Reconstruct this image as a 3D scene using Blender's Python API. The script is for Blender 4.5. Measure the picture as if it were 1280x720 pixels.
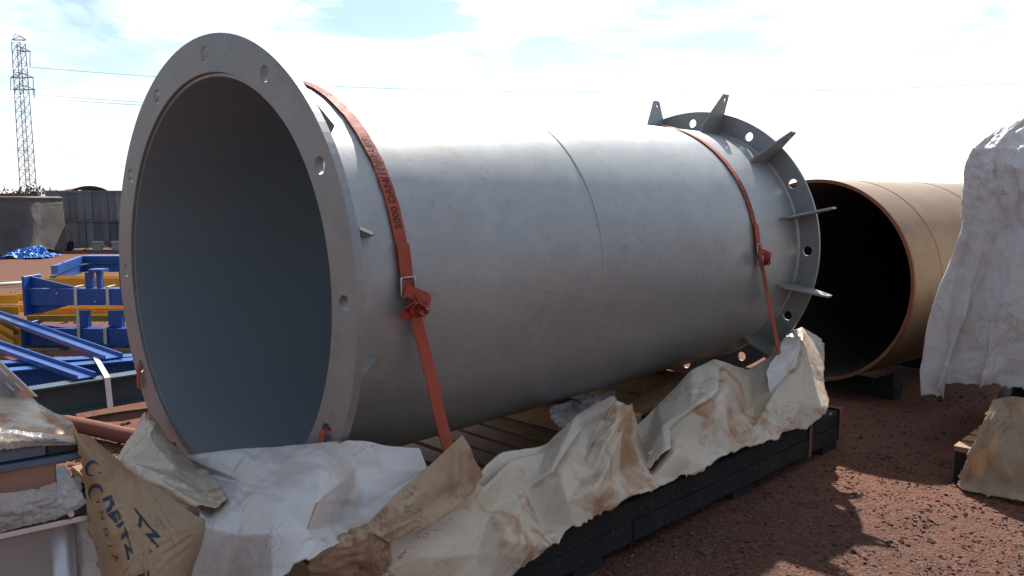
import bpy, bmesh, math, random
import numpy as np
from mathutils import Vector, Matrix, noise as mnoise

random.seed(7)
R = math.radians
for o in list(bpy.data.objects):
    bpy.data.objects.remove(o)
SC = bpy.context.scene
COL = SC.collection

# ------------------------------------------------------------------ camera
EYE, FPX, PITCH = 1.6, 985.05, 0.11189
cd = bpy.data.cameras.new('camera')
cam = bpy.data.objects.new('camera', cd); COL.objects.link(cam)
cd.sensor_width = 36.0; cd.lens = 36.0 * FPX / 1280.0
cd.clip_start = 0.05; cd.clip_end = 5000
cam.location = (0, 0, EYE); cam.rotation_euler = (math.pi / 2 - PITCH, 0, 0)
SC.camera = cam
SC.render.resolution_x, SC.render.resolution_y = 1024, 576
SC.render.engine = 'CYCLES'
cy = SC.cycles; cy.max_bounces = 6; cy.diffuse_bounces = 4; cy.glossy_bounces = 2; cy.transmission_bounces = 4; cy.transparent_max_bounces = 6
cy.caustics_reflective = False; cy.caustics_refractive = False

# ------------------------------------------------------------------ sky and sun
SUN_EL, SUN_AZ = R(43.0), R(11.5)          # azimuth measured from +Y towards +X
sunv = Vector((math.cos(SUN_EL) * math.sin(SUN_AZ), math.cos(SUN_EL) * math.cos(SUN_AZ), math.sin(SUN_EL)))
W = bpy.data.worlds.new('World'); SC.world = W; W.use_nodes = True
nt = W.node_tree; nt.nodes.clear()
def wn(t, **k):
    n = nt.nodes.new(t)
    for a, b in k.items(): setattr(n, a, b)
    return n
wout = wn('ShaderNodeOutputWorld'); wbg = wn('ShaderNodeBackground')
sky = wn('ShaderNodeTexSky', sky_type='NISHITA', sun_disc=False, sun_elevation=SUN_EL, sun_rotation=SUN_AZ,
         altitude=100, air_density=1.0, dust_density=0.35, ozone_density=1.0)
tc = wn('ShaderNodeTexCoord'); sep = wn('ShaderNodeSeparateXYZ')
nt.links.new(tc.outputs['Generated'], sep.inputs[0])
zz = wn('ShaderNodeMath', operation='MAXIMUM'); zz.inputs[1].default_value = 0.0
nt.links.new(sep.outputs['Z'], zz.inputs[0])
za = wn('ShaderNodeMath', operation='ADD'); za.inputs[1].default_value = 0.16
nt.links.new(zz.outputs[0], za.inputs[0])
dv = wn('ShaderNodeVectorMath', operation='DIVIDE')
cmb = wn('ShaderNodeCombineXYZ')
for i in range(3): nt.links.new(za.outputs[0], cmb.inputs[i])
nt.links.new(tc.outputs['Generated'], dv.inputs[0]); nt.links.new(cmb.outputs[0], dv.inputs[1])
cn = wn('ShaderNodeTexNoise'); cn.inputs['Scale'].default_value = 1.5; cn.inputs['Detail'].default_value = 9
cn.inputs['Roughness'].default_value = 0.58; cn.inputs['Distortion'].default_value = 0.35
mapn = wn('ShaderNodeMapping'); mapn.inputs['Scale'].default_value = (1.0, 1.0, 2.0); mapn.inputs['Location'].default_value = (3.1, 1.7, 0.4)
nt.links.new(dv.outputs[0], mapn.inputs['Vector']); nt.links.new(mapn.outputs[0], cn.inputs['Vector'])
cr = wn('ShaderNodeValToRGB'); cr.color_ramp.elements[0].position = 0.42; cr.color_ramp.elements[1].position = 0.62
nt.links.new(cn.outputs[0], cr.inputs[0])
# thin veil everywhere + thick clouds; clouds glow more towards the sun (forward scattering)
dt = wn('ShaderNodeVectorMath', operation='DOT_PRODUCT'); dt.inputs[1].default_value = sunv
nt.links.new(tc.outputs['Generated'], dt.inputs[0])
dm = wn('ShaderNodeMapRange'); dm.inputs['From Min'].default_value = 0.35; dm.inputs['From Max'].default_value = 0.95
dm.inputs['To Min'].default_value = 0.46; dm.inputs['To Max'].default_value = 2.1
nt.links.new(dt.outputs['Value'], dm.inputs['Value'])
cc = wn('ShaderNodeVectorMath', operation='SCALE'); cc.inputs[0].default_value = (7.8, 8.2, 8.9)
cn2 = wn('ShaderNodeTexNoise'); cn2.inputs['Scale'].default_value = 2.3; cn2.inputs['Detail'].default_value = 6; cn2.inputs['Roughness'].default_value = 0.6
nt.links.new(mapn.outputs[0], cn2.inputs['Vector'])
cs2 = wn('ShaderNodeMapRange'); cs2.inputs['From Min'].default_value = 0.35; cs2.inputs['From Max'].default_value = 0.6; cs2.inputs['To Min'].default_value = 0.72; cs2.inputs['To Max'].default_value = 1.12
nt.links.new(cn2.outputs[0], cs2.inputs['Value'])
cml = wn('ShaderNodeMath', operation='MULTIPLY'); nt.links.new(dm.outputs[0], cml.inputs[0]); nt.links.new(cs2.outputs[0], cml.inputs[1])
nt.links.new(cml.outputs[0], cc.inputs['Scale'])
cmul = wn('ShaderNodeMath', operation='MULTIPLY_ADD'); cmul.inputs[1].default_value = 0.84; cmul.inputs[2].default_value = 0.04
nt.links.new(cr.outputs[0], cmul.inputs[0])
hz = wn('ShaderNodeMapRange', interpolation_type='SMOOTHSTEP'); hz.inputs['From Max'].default_value = 0.22; hz.inputs['To Min'].default_value = 0.72; hz.inputs['To Max'].default_value = 0.0
nt.links.new(zz.outputs[0], hz.inputs['Value'])
cmx = wn('ShaderNodeMath', operation='MAXIMUM'); nt.links.new(cmul.outputs[0], cmx.inputs[0]); nt.links.new(hz.outputs[0], cmx.inputs[1])
mx = wn('ShaderNodeMix', data_type='RGBA'); nt.links.new(cmx.outputs[0], mx.inputs['Factor'])
nt.links.new(sky.outputs[0], mx.inputs['A']); nt.links.new(cc.outputs[0], mx.inputs['B'])
nt.links.new(mx.outputs['Result'], wbg.inputs['Color']); wbg.inputs['Strength'].default_value = 0.086
nt.links.new(wbg.outputs[0], wout.inputs['Surface'])

sl = bpy.data.lights.new('sun', 'SUN'); sl.energy = 5.0; sl.angle = R(0.55); sl.color = (1.0, 0.94, 0.86)
so = bpy.data.objects.new('sun', sl); COL.objects.link(so)
so.rotation_euler = sunv.to_track_quat('Z', 'Y').to_euler(); so.location = (0, 0, 30)

SC.view_settings.view_transform = 'Standard'; SC.view_settings.look = 'None'
SC.view_settings.exposure = 0.75; SC.view_settings.gamma = 1.0; SC.view_settings.use_curve_mapping = False

# ------------------------------------------------------------------ measuring helpers (rays from the eye to real planes)
YAW = 0.7555
A = np.array([math.sin(YAW), math.cos(YAW), 0.0]); EE = np.array([math.cos(YAW), -math.sin(YAW), 0.0]); ZZ = np.array([0, 0, 1.0])
C0 = np.array([-1.2321, 3.2368, EYE - 0.3478]); O0 = np.array([0, 0, EYE]); LEN = 3.754
def ray(x, y):
    c, s = math.cos(PITCH), math.sin(PITCH); u = (360 - y) / FPX; r = (x - 640) / FPX
    return np.array([r, c + u * s, -s + u * c])
def G(x, y, z=0.0):  d = ray(x, y); return O0 + d * ((z - EYE) / d[2])
def YP(x, y, Y):     d = ray(x, y); return O0 + d * (Y / d[1])
def PLN(x, y, p, n): d = ray(x, y); return O0 + d * (((np.asarray(p) - O0) @ n) / (d @ n))
def S(x, y, side):   return PLN(x, y, C0 + EE * side, EE)
def F(x, y, al):     return PLN(x, y, C0 + A * al, A)
def cyl(al, q, r):   q = R(q); return C0 + A * al + r * (EE * math.cos(q) + ZZ * math.sin(q))

# ------------------------------------------------------------------ object helpers
def tag(o, label=None, cat=None, group=None, kind=None):
    if label: o['label'] = label
    if cat: o['category'] = cat
    if group: o['group'] = group
    if kind: o['kind'] = kind
    return o
def thing(name, label, cat, loc=(0, 0, 0), group=None):
    o = bpy.data.objects.new(name, None); COL.objects.link(o); o.location = Vector(loc); o.empty_display_size = 0.1
    return tag(o, label, cat, group)
def put(name, me, mat=None, parent=None):
    o = bpy.data.objects.new(name, me); COL.objects.link(o)
    if mat is not None and not me.materials:
        for m in (mat if isinstance(mat, (list, tuple)) else [mat]): me.materials.append(m)
    if parent is not None:
        o.parent = parent
        o.matrix_parent_inverse = Matrix.Translation(-parent.location if parent.parent is None else Vector((0, 0, 0)))
    return o
def mk(name, verts, faces, mat=None, parent=None, smooth=False, obj=None):
    me = bpy.data.meshes.new(obj or name); me.from_pydata([tuple(map(float, v)) for v in verts], [], [tuple(f) for f in faces]); me.update()
    if smooth:
        me.polygons.foreach_set('use_smooth', [True] * len(me.polygons))
    return put(name, me, mat, parent)
class MB:
    def __init__(s): s.v = []; s.f = []
    def add(s, v, f):
        n = len(s.v); s.v += [tuple(map(float, p)) for p in v]; s.f += [tuple(i + n for i in q) for q in f]; return s
    def prism(s, poly, d):
        poly = [np.asarray(p, float) for p in poly]; n = len(poly); d = np.asarray(d, float)
        return s.add(poly + [p + d for p in poly], [tuple(range(n))[::-1], tuple(range(n, 2 * n))] + [(i, (i + 1) % n, n + (i + 1) % n, n + i) for i in range(n)])
    def box(s, o, a, b, c):
        o, a, b, c = (np.asarray(t, float) for t in (o, a, b, c))
        return s.prism([o, o + a, o + a + b, o + b], c)
    def tube(s, pts, r, n=8, cap=True, closed=False):
        pts = [np.asarray(p, float) for p in pts]; k = len(pts); rr = r if hasattr(r, '__len__') else [r] * k
        vs = []; up = None
        for i, p in enumerate(pts):
            t = pts[(i + 1) % k] - pts[i - 1] if closed else pts[min(i + 1, k - 1)] - pts[max(i - 1, 0)]
            t = t / (np.linalg.norm(t) + 1e-12)
            if up is None:
                up = np.array([0, 0, 1.0]) if abs(t[2]) < 0.9 else np.array([1.0, 0, 0])
            x = np.cross(up, t); x /= np.linalg.norm(x) + 1e-12; up = np.cross(t, x)
            for j in range(n):
                q = 2 * math.pi * j / n; vs.append(p + rr[i] * (x * math.cos(q) + up * math.sin(q)))
        fs = []
        for i in range(k if closed else k - 1):
            for j in range(n):
                a_, b_ = i * n + j, i * n + (j + 1) % n; c_ = ((i + 1) % k) * n
                fs.append((a_, b_, c_ + (j + 1) % n, c_ + j))
        if cap and not closed: fs += [tuple(range(n))[::-1], tuple(range((k - 1) * n, k * n))]
        return s.add(vs, fs)
    def build(s, name, mat, parent=None, smooth=False, bevel=0.0, seg=1):
        o = mk(name, s.v, s.f, mat, parent, smooth)
        bm = bmesh.new(); bm.from_mesh(o.data); bmesh.ops.recalc_face_normals(bm, faces=bm.faces); bm.to_mesh(o.data); bm.free()
        if smooth: o.data.polygons.foreach_set('use_smooth', [True] * len(o.data.polygons))
        if bevel:
            m = o.modifiers.new('bevel', 'BEVEL'); m.width = bevel; m.segments = seg; m.limit_method = 'ANGLE'; m.angle_limit = R(40)
        return o

# ------------------------------------------------------------------ materials
class NT:
    def __init__(s, name):
        s.m = bpy.data.materials.new(name); s.m.use_nodes = True; s.t = s.m.node_tree; s.t.nodes.clear()
        s.out = s.n('ShaderNodeOutputMaterial'); s.p = s.n('ShaderNodeBsdfPrincipled'); s.l(s.p.outputs[0], s.out.inputs['Surface'])
        s.tc = s.n('ShaderNodeTexCoord')
    def n(s, t, **k):
        n = s.t.nodes.new(t)
        for a, b in k.items(): setattr(n, a, b)
        return n
    def l(s, a, b): s.t.links.new(a, b)
    def co(s, scale=(1, 1, 1), rot=(0, 0, 0), src='Object'):
        m = s.n('ShaderNodeMapping'); m.inputs['Scale'].default_value = scale; m.inputs['Rotation'].default_value = rot
        s.l(s.tc.outputs[src], m.inputs['Vector']); return m.outputs[0]
    def noise(s, v, scale, detail=4, rough=0.55, dist=0.0):
        n = s.n('ShaderNodeTexNoise'); n.inputs['Scale'].default_value = scale; n.inputs['Detail'].default_value = min(detail, 4)
        n.inputs['Roughness'].default_value = rough; n.inputs['Distortion'].default_value = dist; s.l(v, n.inputs['Vector']); return n.outputs[0]
    def ramp(s, v, p0, p1, c0=(0, 0, 0, 1), c1=(1, 1, 1, 1)):
        r = s.n('ShaderNodeValToRGB'); e = r.color_ramp.elements; e[0].position = p0; e[1].position = p1; e[0].color = c0; e[1].color = c1
        s.l(v, r.inputs[0]); return r.outputs[0]
    def mix(s, f, a, b, blend='MIX'):
        m = s.n('ShaderNodeMix', data_type='RGBA', blend_type=blend)
        for k, v in (('Factor', f), ('A', a), ('B', b)):
            if hasattr(v, 'links') or hasattr(v, 'is_linked'): s.l(v, m.inputs[k])
            elif k == 'Factor': m.inputs[k].default_value = v
            else: m.inputs[k].default_value = (*v[:3], 1)
        return m.outputs['Result']
    def math(s, op, a, b=0.0):
        m = s.n('ShaderNodeMath', operation=op)
        for i, v in enumerate((a, b)):
            if hasattr(v, 'is_linked'): s.l(v, m.inputs[i])
            else: m.inputs[i].default_value = v
        return m.outputs[0]
    def bump(s, h, strength=0.2, dist=0.01, prev=None):
        b = s.n('ShaderNodeBump'); b.inputs['Strength'].default_value = strength; b.inputs['Distance'].default_value = dist
        s.l(h, b.inputs['Height'])
        if prev is not None: s.l(prev, b.inputs['Normal'])
        return b.outputs[0]
    def set(s, col=None, rough=None, metal=None, normal=None, spec=None):
        for k, v in (('Base Color', col), ('Roughness', rough), ('Metallic', metal), ('Normal', normal), ('Specular IOR Level', spec)):
            if v is None: continue
            if hasattr(v, 'is_linked'): s.l(v, s.p.inputs[k])
            elif k == 'Base Color': s.p.inputs[k].default_value = (*v[:3], 1)
            else: s.p.inputs[k].default_value = v
        return s
def paint(name, base, dark, rough=0.45, scale=3.0, spots=None, bump=0.15, metal=0.0, streak=None, vary=False):
    k = NT(name); v = k.co()
    f = k.ramp(k.noise(v, scale, 6, 0.6), 0.35, 0.7)
    col = k.mix(f, base, dark)
    if streak:
        f2 = k.ramp(k.noise(k.co((6, 6, 0.5)), 3.0, 5, 0.6), 0.52, 0.68); col = k.mix(k.math('MULTIPLY', f2, 0.6), col, streak)
    if spots:
        f3 = k.ramp(k.noise(v, scale * 9, 3, 0.6), 0.63, 0.70); col = k.mix(k.math('MULTIPLY', f3, 0.8), col, spots)
    if vary:
        oi = k.n('ShaderNodeObjectInfo'); hv = k.n('ShaderNodeHueSaturation'); k.l(col, hv.inputs['Color'])
        mr = k.n('ShaderNodeMapRange'); mr.inputs['To Min'].default_value = 0.62; mr.inputs['To Max'].default_value = 1.3
        k.l(oi.outputs['Random'], mr.inputs['Value']); k.l(mr.outputs[0], hv.inputs['Value']); col = hv.outputs[0]
    rr = k.n('ShaderNodeMapRange'); k.l(k.noise(v, scale * 4, 4), rr.inputs['Value'])
    rr.inputs['To Min'].default_value = max(0.05, rough - 0.12); rr.inputs['To Max'].default_value = min(1, rough + 0.15)
    nb = k.bump(k.noise(v, scale * 14, 5, 0.7), bump, 0.004)
    k.set(col, rr.outputs[0], metal, nb); return k.m

def m_duct(name, tint=1.0):
    k = NT(name); th = (0, 0, YAW)
    v = k.co((1, 1, 1), th)
    # along-axis brushed smears, blotches, handling scuffs
    vs = k.co((5.0, 0.5, 5.0), th)
    f1 = k.ramp(k.noise(v, 1.6, 6, 0.62, 0.4), 0.32, 0.72)
    f2 = k.ramp(k.noise(vs, 2.0, 6, 0.65, 0.6), 0.42, 0.66)
    f3 = k.ramp(k.noise(k.co((1.2, 7, 7), (0.5, 0.3, YAW)), 2.2, 5, 0.7, 0.8), 0.60, 0.68)
    col = k.mix(f1, (0.315 * tint, 0.33 * tint, 0.332 * tint), (0.345 * tint, 0.358 * tint, 0.352 * tint))
    col = k.mix(k.math('MULTIPLY', f2, 0.35), col, (0.45 * tint, 0.45 * tint, 0.44 * tint))
    col = k.mix(k.math('MULTIPLY', f3, 0.26), col, (0.15, 0.135, 0.12))
    f5 = k.ramp(k.noise(k.co((34, 1.3, 34), (0.15, 0.1, YAW + .25)), 1.6, 3, 0.6), 0.66, 0.70); col = k.mix(k.math('MULTIPLY', f5, 0.35), col, (0.52, 0.52, 0.51))
    f4 = k.ramp(k.noise(v, 0.9, 4, 0.6), 0.5, 0.75)
    col = k.mix(k.math('MULTIPLY', f4, 0.28), col, (0.33, 0.25, 0.19))      # red dust film
    rr = k.n('ShaderNodeMapRange'); k.l(k.noise(v, 5, 5), rr.inputs['Value'])
    rr.inputs['To Min'].default_value = 0.36; rr.inputs['To Max'].default_value = 0.55
    nb = k.bump(k.noise(v, 2.2, 3, 0.5), 0.14, 0.03)
    nb = k.bump(k.noise(v, 140, 3, 0.6), 0.06, 0.002, nb)
    k.set(col, rr.outputs[0], 0.35, nb); return k.m
M = {}
M['duct'] = m_duct('duct_steel'); M['flange'] = m_duct('flange_steel', 0.80)
M['bore_shade'] = paint('bore_shade_tint', (0.215, 0.262, 0.295), (0.25, 0.28, 0.30), 0.65, 1.4, None, 0.1, 0.0)  # blue skylight and shade inside the duct, put into the bore colour
M['rust'] = paint('rusty_steel', (0.245, 0.172, 0.105), (0.185, 0.122, 0.07), 0.7, 1.6, (0.20, 0.11, 0.07), 0.2)
M['rust_edge'] = paint('rusted_edge', (0.24, 0.095, 0.042), (0.17, 0.06, 0.028), 0.75, 5, None, 0.25)
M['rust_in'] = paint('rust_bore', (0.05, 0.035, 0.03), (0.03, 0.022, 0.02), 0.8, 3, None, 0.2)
M['blue'] = paint('blue_paint', (0.014, 0.085, 0.32), (0.010, 0.062, 0.25), 0.36, 2.5, (0.17, 0.12, 0.10), 0.08)
M['teal'] = paint('teal_paint', (0.05, 0.085, 0.10), (0.035, 0.065, 0.085), 0.5, 3, None, 0.08)
M['yellow'] = paint('yellow_paint', (0.62, 0.33, 0.02), (0.45, 0.22, 0.015), 0.5, 4, (0.2, 0.12, 0.05), 0.1)
M['grey_paint'] = paint('grey_panel', (0.36, 0.345, 0.34), (0.29, 0.275, 0.265), 0.5, 3, None, 0.08)
M['darkgreen'] = paint('dark_green_paint', (0.02, 0.035, 0.038), (0.014, 0.024, 0.028), 0.4, 4, None, 0.1)
M['steelblue'] = paint('blue_grey_paint', (0.10, 0.145, 0.21), (0.075, 0.11, 0.165), 0.4, 3, None, 0.06)
M['strap'] = paint('orange_webbing', (0.40, 0.072, 0.036), (0.30, 0.052, 0.028), 0.7, 6, None, 0.3)
M['strap_dark'] = paint('dark_red_print', (0.10, 0.012, 0.012), (0.07, 0.01, 0.01), 0.7, 6)
M['metal'] = paint('zinc_steel', (0.45, 0.45, 0.45), (0.34, 0.34, 0.34), 0.3, 8, None, 0.1, 0.9)
M['band'] = paint('white_band', (0.66, 0.63, 0.58), (0.5, 0.46, 0.40), 0.5, 8)
M['black_wood'] = paint('black_timber', (0.009, 0.009, 0.010), (0.017, 0.015, 0.014), 0.9, 5, (0.09, 0.07, 0.055), 0.6)
M['concrete'] = paint('pale_block', (0.45, 0.44, 0.42), (0.35, 0.34, 0.32), 0.85, 4, None, 0.5)
M['cable'] = paint('cable_metal', (0.16, 0.16, 0.17), (0.12, 0.12, 0.13), 0.5, 3)
M['galv'] = paint('galvanised', (0.22, 0.23, 0.25), (0.17, 0.18, 0.20), 0.5, 0.5, None, 0.1, 0.3)
M['silver'] = paint('bare_sheet_metal', (0.72, 0.72, 0.74), (0.6, 0.6, 0.62), 0.35, 4, None, 0.1, 0.6)
M['ink'] = paint('blue_ink', (0.010, 0.026, 0.05), (0.014, 0.032, 0.058), 0.6, 20)
M['ink_small'] = paint('brown_ink', (0.14, 0.07, 0.03), (0.18, 0.09, 0.04), 0.6, 20)
M['clay'] = paint('red_timber', (0.19, 0.062, 0.036), (0.13, 0.043, 0.026), 0.8, 5, None, 0.5)
M['pole'] = paint('pale_pole', (0.55, 0.50, 0.44), (0.45, 0.4, 0.35), 0.7, 5)
M['orange_board'] = paint('wrapped_board', (0.42, 0.235, 0.165), (0.35, 0.19, 0.13), 0.6, 3, None, 0.1)

def wood(name, c0, c1, c2, rot=YAW):
    k = NT(name); v = k.co((1, 1, 1), (0, 0, rot)); oi = k.n('ShaderNodeObjectInfo')
    ad = k.n('ShaderNodeVectorMath', operation='ADD'); k.l(v, ad.inputs[0])
    sc = k.n('ShaderNodeVectorMath', operation='SCALE'); k.l(oi.outputs['Location'], sc.inputs[0]); sc.inputs['Scale'].default_value = 0.0
    k.l(oi.outputs['Random'], sc.inputs['Scale']); k.l(sc.outputs[0], ad.inputs[1])
    st = k.n('ShaderNodeMapping'); st.inputs['Scale'].default_value = (1.2, 16, 16); k.l(ad.outputs[0], st.inputs['Vector'])
    g = k.noise(st.outputs[0], 2.0, 6, 0.65, 0.8)
    col = k.mix(k.ramp(g, 0.35, 0.65), c0, c1)
    b = k.ramp(k.noise(ad.outputs[0], 4, 4, 0.6), 0.45, 0.72); col = k.mix(k.math('MULTIPLY', b, 0.6), col, c2)
    hv = k.n('ShaderNodeHueSaturation'); k.l(col, hv.inputs['Color'])
    mr = k.n('ShaderNodeMapRange'); mr.inputs['To Min'].default_value = 0.7; mr.inputs['To Max'].default_value = 1.3
    k.l(oi.outputs['Random'], mr.inputs['Value']); k.l(mr.outputs[0], hv.inputs['Value'])
    k.set(hv.outputs[0], 0.75, 0, k.bump(g, 0.35, 0.006)); return k.m
M['board'] = wood('pallet_board', (0.27, 0.145, 0.068), (0.36, 0.205, 0.10), (0.14, 0.075, 0.04), 0)
M['chock'] = wood('new_timber', (0.36, 0.20, 0.10), (0.45, 0.27, 0.14), (0.22, 0.12, 0.06), 0)

def fabric(name, base, stain, crease, stain_amt=0.5, transl=0.3, rough=0.6, tcol=None, scale=2.2, lines=0.7, gloss=0.4, bumpk=0.5):
    k = NT(name); v = k.co()
    wv = k.noise(v, 3.0, 3, 0.6); wsc = k.n('ShaderNodeVectorMath', operation='SCALE'); wsc.inputs['Scale'].default_value = 0.35
    cb = k.n('ShaderNodeCombineXYZ'); k.l(wv, cb.inputs[0]); k.l(wv, cb.inputs[2]); k.l(cb.outputs[0], wsc.inputs[0])
    wa = k.n('ShaderNodeVectorMath', operation='ADD'); k.l(v, wa.inputs[0]); k.l(wsc.outputs[0], wa.inputs[1])
    s1 = k.ramp(k.noise(wa.outputs[0], scale, 6, 0.68, 0.9), 0.505, 0.60)
    col = k.mix(k.math('MULTIPLY', s1, stain_amt), base, stain)
    bl = k.ramp(k.noise(v, scale * 0.6, 3, 0.5), 0.3, 0.7); col = k.mix(k.math('MULTIPLY', bl, 0.35), col, tuple(c * 0.82 for c in base))
    # dirty crease lines
    ln = k.noise(wa.outputs[0], 4.5, 5, 0.55, 1.6)
    ab = k.math('ABSOLUTE', k.math('SUBTRACT', ln, 0.5)); lm = k.ramp(ab, 0.0, 0.012, (1, 1, 1, 1), (0, 0, 0, 1))
    gate = k.ramp(k.noise(v, 3.4, 3, 0.6), 0.52, 0.62)
    col = k.mix(k.math('MULTIPLY', k.math('MULTIPLY', lm, gate), lines), col, crease)
    h1 = k.noise(wa.outputs[0], 9, 4, 0.5, 0.3); 
    vo = k.n('ShaderNodeTexVoronoi', feature='DISTANCE_TO_EDGE'); vo.inputs['Scale'].default_value = 7.0; k.l(wa.outputs[0], vo.inputs['Vector'])
    vr = k.ramp(vo.outputs['Distance'], 0.0, 0.30)
    vo2 = k.n('ShaderNodeTexVoronoi', feature='DISTANCE_TO_EDGE'); vo2.inputs['Scale'].default_value = 19.0; k.l(wa.outputs[0], vo2.inputs['Vector'])
    vr = k.mix(0.35, vr, k.ramp(vo2.outputs['Distance'], 0.0, 0.4))
    nb = k.bump(h1, 0.35 * bumpk, 0.02); nb = k.bump(vr, 0.30 * bumpk, 0.012, nb); nb = k.bump(k.noise(v, 120, 3), 0.08, 0.002, nb)
    k.set(col, rough, 0, nb, gloss)
    if transl:
        tr = k.n('ShaderNodeBsdfTranslucent'); k.l(k.mix(1.0, col, tcol or (1, 1, 1), 'MULTIPLY'), tr.inputs['Color']); k.l(nb, tr.inputs['Normal'])
        ms = k.n('ShaderNodeMixShader'); ms.inputs[0].default_value = transl
        k.l(k.p.outputs[0], ms.inputs[1]); k.l(tr.outputs[0], ms.inputs[2]); k.l(ms.outputs[0], k.out.inputs['Surface'])
    return k.m
M['white_sheet'] = fabric('white_wrap', (0.74, 0.72, 0.70), (0.50, 0.37, 0.26), (0.10, 0.055, 0.035), 0.4, 0.25, 0.36, (1, 0.92, 0.8), bumpk=0.6)
M['cream_sheet'] = fabric('cream_wrap', (0.80, 0.70, 0.55), (0.52, 0.225, 0.07), (0.12, 0.05, 0.025), 0.85, 0.36, 0.36, (1, 0.85, 0.62), bumpk=1.0)
M['offwhite_sheet'] = fabric('off_white_wrap', (0.79, 0.72, 0.61), (0.50, 0.29, 0.14), (0.10, 0.055, 0.035), 0.5, 0.30, 0.36, (1, 0.88, 0.72), bumpk=0.6)
M['tan_sheet'] = fabric('tan_wrap', (0.55, 0.42, 0.28), (0.36, 0.19, 0.08), (0.13, 0.055, 0.025), 0.65, 0.38, 0.42, (1, 0.85, 0.6), bumpk=0.8)
M['silver_sheet'] = fabric('silver_white_wrap', (0.82, 0.80, 0.79), (0.68, 0.58, 0.50), (0.2, 0.17, 0.15), 0.55, 0.36, 0.26, (1, 0.95, 0.9), 1.6, 0.5, 0.6, 1.0)
M['grey_sheet'] = fabric('grey_canvas', (0.135, 0.13, 0.12), (0.09, 0.086, 0.078), (0.10, 0.09, 0.085), 0.6, 0.05, 0.75, None, 0.8, 0.5, 0.2, 0.6)
M['blue_sheet'] = fabric('blue_tarpaulin', (0.03, 0.20, 0.62), (0.02, 0.13, 0.45), (0.01, 0.06, 0.25), 0.5, 0.15, 0.35, None, 2, 0.3)
def film(name, tint):
    k = NT(name); v = k.co()
    k.set(tint, 0.12, 0, k.bump(k.noise(v, 14, 4, 0.6, 0.8), 0.6, 0.02), 0.6)
    tp = k.n('ShaderNodeBsdfTransparent'); ms = k.n('ShaderNodeMixShader')
    k.l(k.ramp(k.noise(v, 5, 4), 0.3, 0.75, (0.22, 0.22, 0.22, 1), (0.55, 0.55, 0.55, 1)), ms.inputs[0])
    k.l(tp.outputs[0], ms.inputs[1]); k.l(k.p.outputs[0], ms.inputs[2]); k.l(ms.outputs[0], k.out.inputs['Surface']); return k.m
M['film'] = film('clear_film', (0.62, 0.60, 0.57))

def m_ground():
    k = NT('red_gravel_earth'); v = k.co()
    f1 = k.ramp(k.noise(v, 0.35, 6, 0.6, 0.5), 0.35, 0.68)
    col = k.mix(f1, (0.180, 0.066, 0.038), (0.150, 0.070, 0.046))
    f2 = k.ramp(k.noise(v, 1.7, 5, 0.65), 0.42, 0.7); col = k.mix(k.math('MULTIPLY', f2, 0.55), col, (0.205, 0.066, 0.029))
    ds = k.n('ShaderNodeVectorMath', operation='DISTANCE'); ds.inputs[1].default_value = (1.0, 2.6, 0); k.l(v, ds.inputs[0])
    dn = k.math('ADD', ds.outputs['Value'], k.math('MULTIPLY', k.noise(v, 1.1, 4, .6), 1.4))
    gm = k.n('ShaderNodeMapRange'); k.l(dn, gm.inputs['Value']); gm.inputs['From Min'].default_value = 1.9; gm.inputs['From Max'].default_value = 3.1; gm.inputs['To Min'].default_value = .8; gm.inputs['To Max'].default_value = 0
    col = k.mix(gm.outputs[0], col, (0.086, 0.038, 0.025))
    vo = k.n('ShaderNodeTexVoronoi'); vo.inputs['Scale'].default_value = 85; k.l(v, vo.inputs['Vector'])
    sp = k.n('ShaderNodeSeparateColor'); k.l(vo.outputs['Color'], sp.inputs[0])
    col = k.mix(k.ramp(sp.outputs[0], 0.55, 0.95), col, (0.165, 0.082, 0.054))
    col = k.mix(k.math('MULTIPLY', k.ramp(sp.outputs[1], 0.6, 0.9), 0.7), col, (0.05, 0.03, 0.026))
    h = k.math('SUBTRACT', 1.0, vo.outputs['Distance'])
    nb = k.bump(k.noise(v, 5, 5, 0.6), 0.6, 0.05); nb = k.bump(h, 0.7, 0.012, nb); nb = k.bump(k.noise(v, 160, 3, 0.7), 0.5, 0.004, nb)
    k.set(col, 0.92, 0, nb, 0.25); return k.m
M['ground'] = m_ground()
def m_stone():
    k = NT('gravel_stone'); at = k.n('ShaderNodeAttribute', attribute_name='tone')
    col = k.mix(at.outputs['Fac'], (0.045, 0.021, 0.016), (0.185, 0.105, 0.078)); k.set(col, 0.9, 0, k.bump(k.noise(k.co(), 90, 3), 0.4, 0.004), 0.25); return k.m
M['stone'] = m_stone()
def m_leaf():
    k = NT('leaf'); oi = k.n('ShaderNodeTexNoise'); oi.inputs['Scale'].default_value = 2.0; k.l(k.co(), oi.inputs['Vector'])
    k.set(k.mix(k.ramp(oi.outputs[0], 0.3, 0.7), (0.045, 0.08, 0.02), (0.10, 0.14, 0.04)), 0.6); return k.m
M['leaf'] = m_leaf()
M['bark'] = paint('bark', (0.10, 0.075, 0.05), (0.07, 0.05, 0.035), 0.9, 8, None, 0.5)
M['wall_board'] = paint('weathered_grey_board', (0.20, 0.205, 0.22), (0.14, 0.145, 0.158), 0.8, 1.2, (0.08, 0.08, 0.085), 0.3, 0, (0.34, 0.335, 0.33), True)

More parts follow.
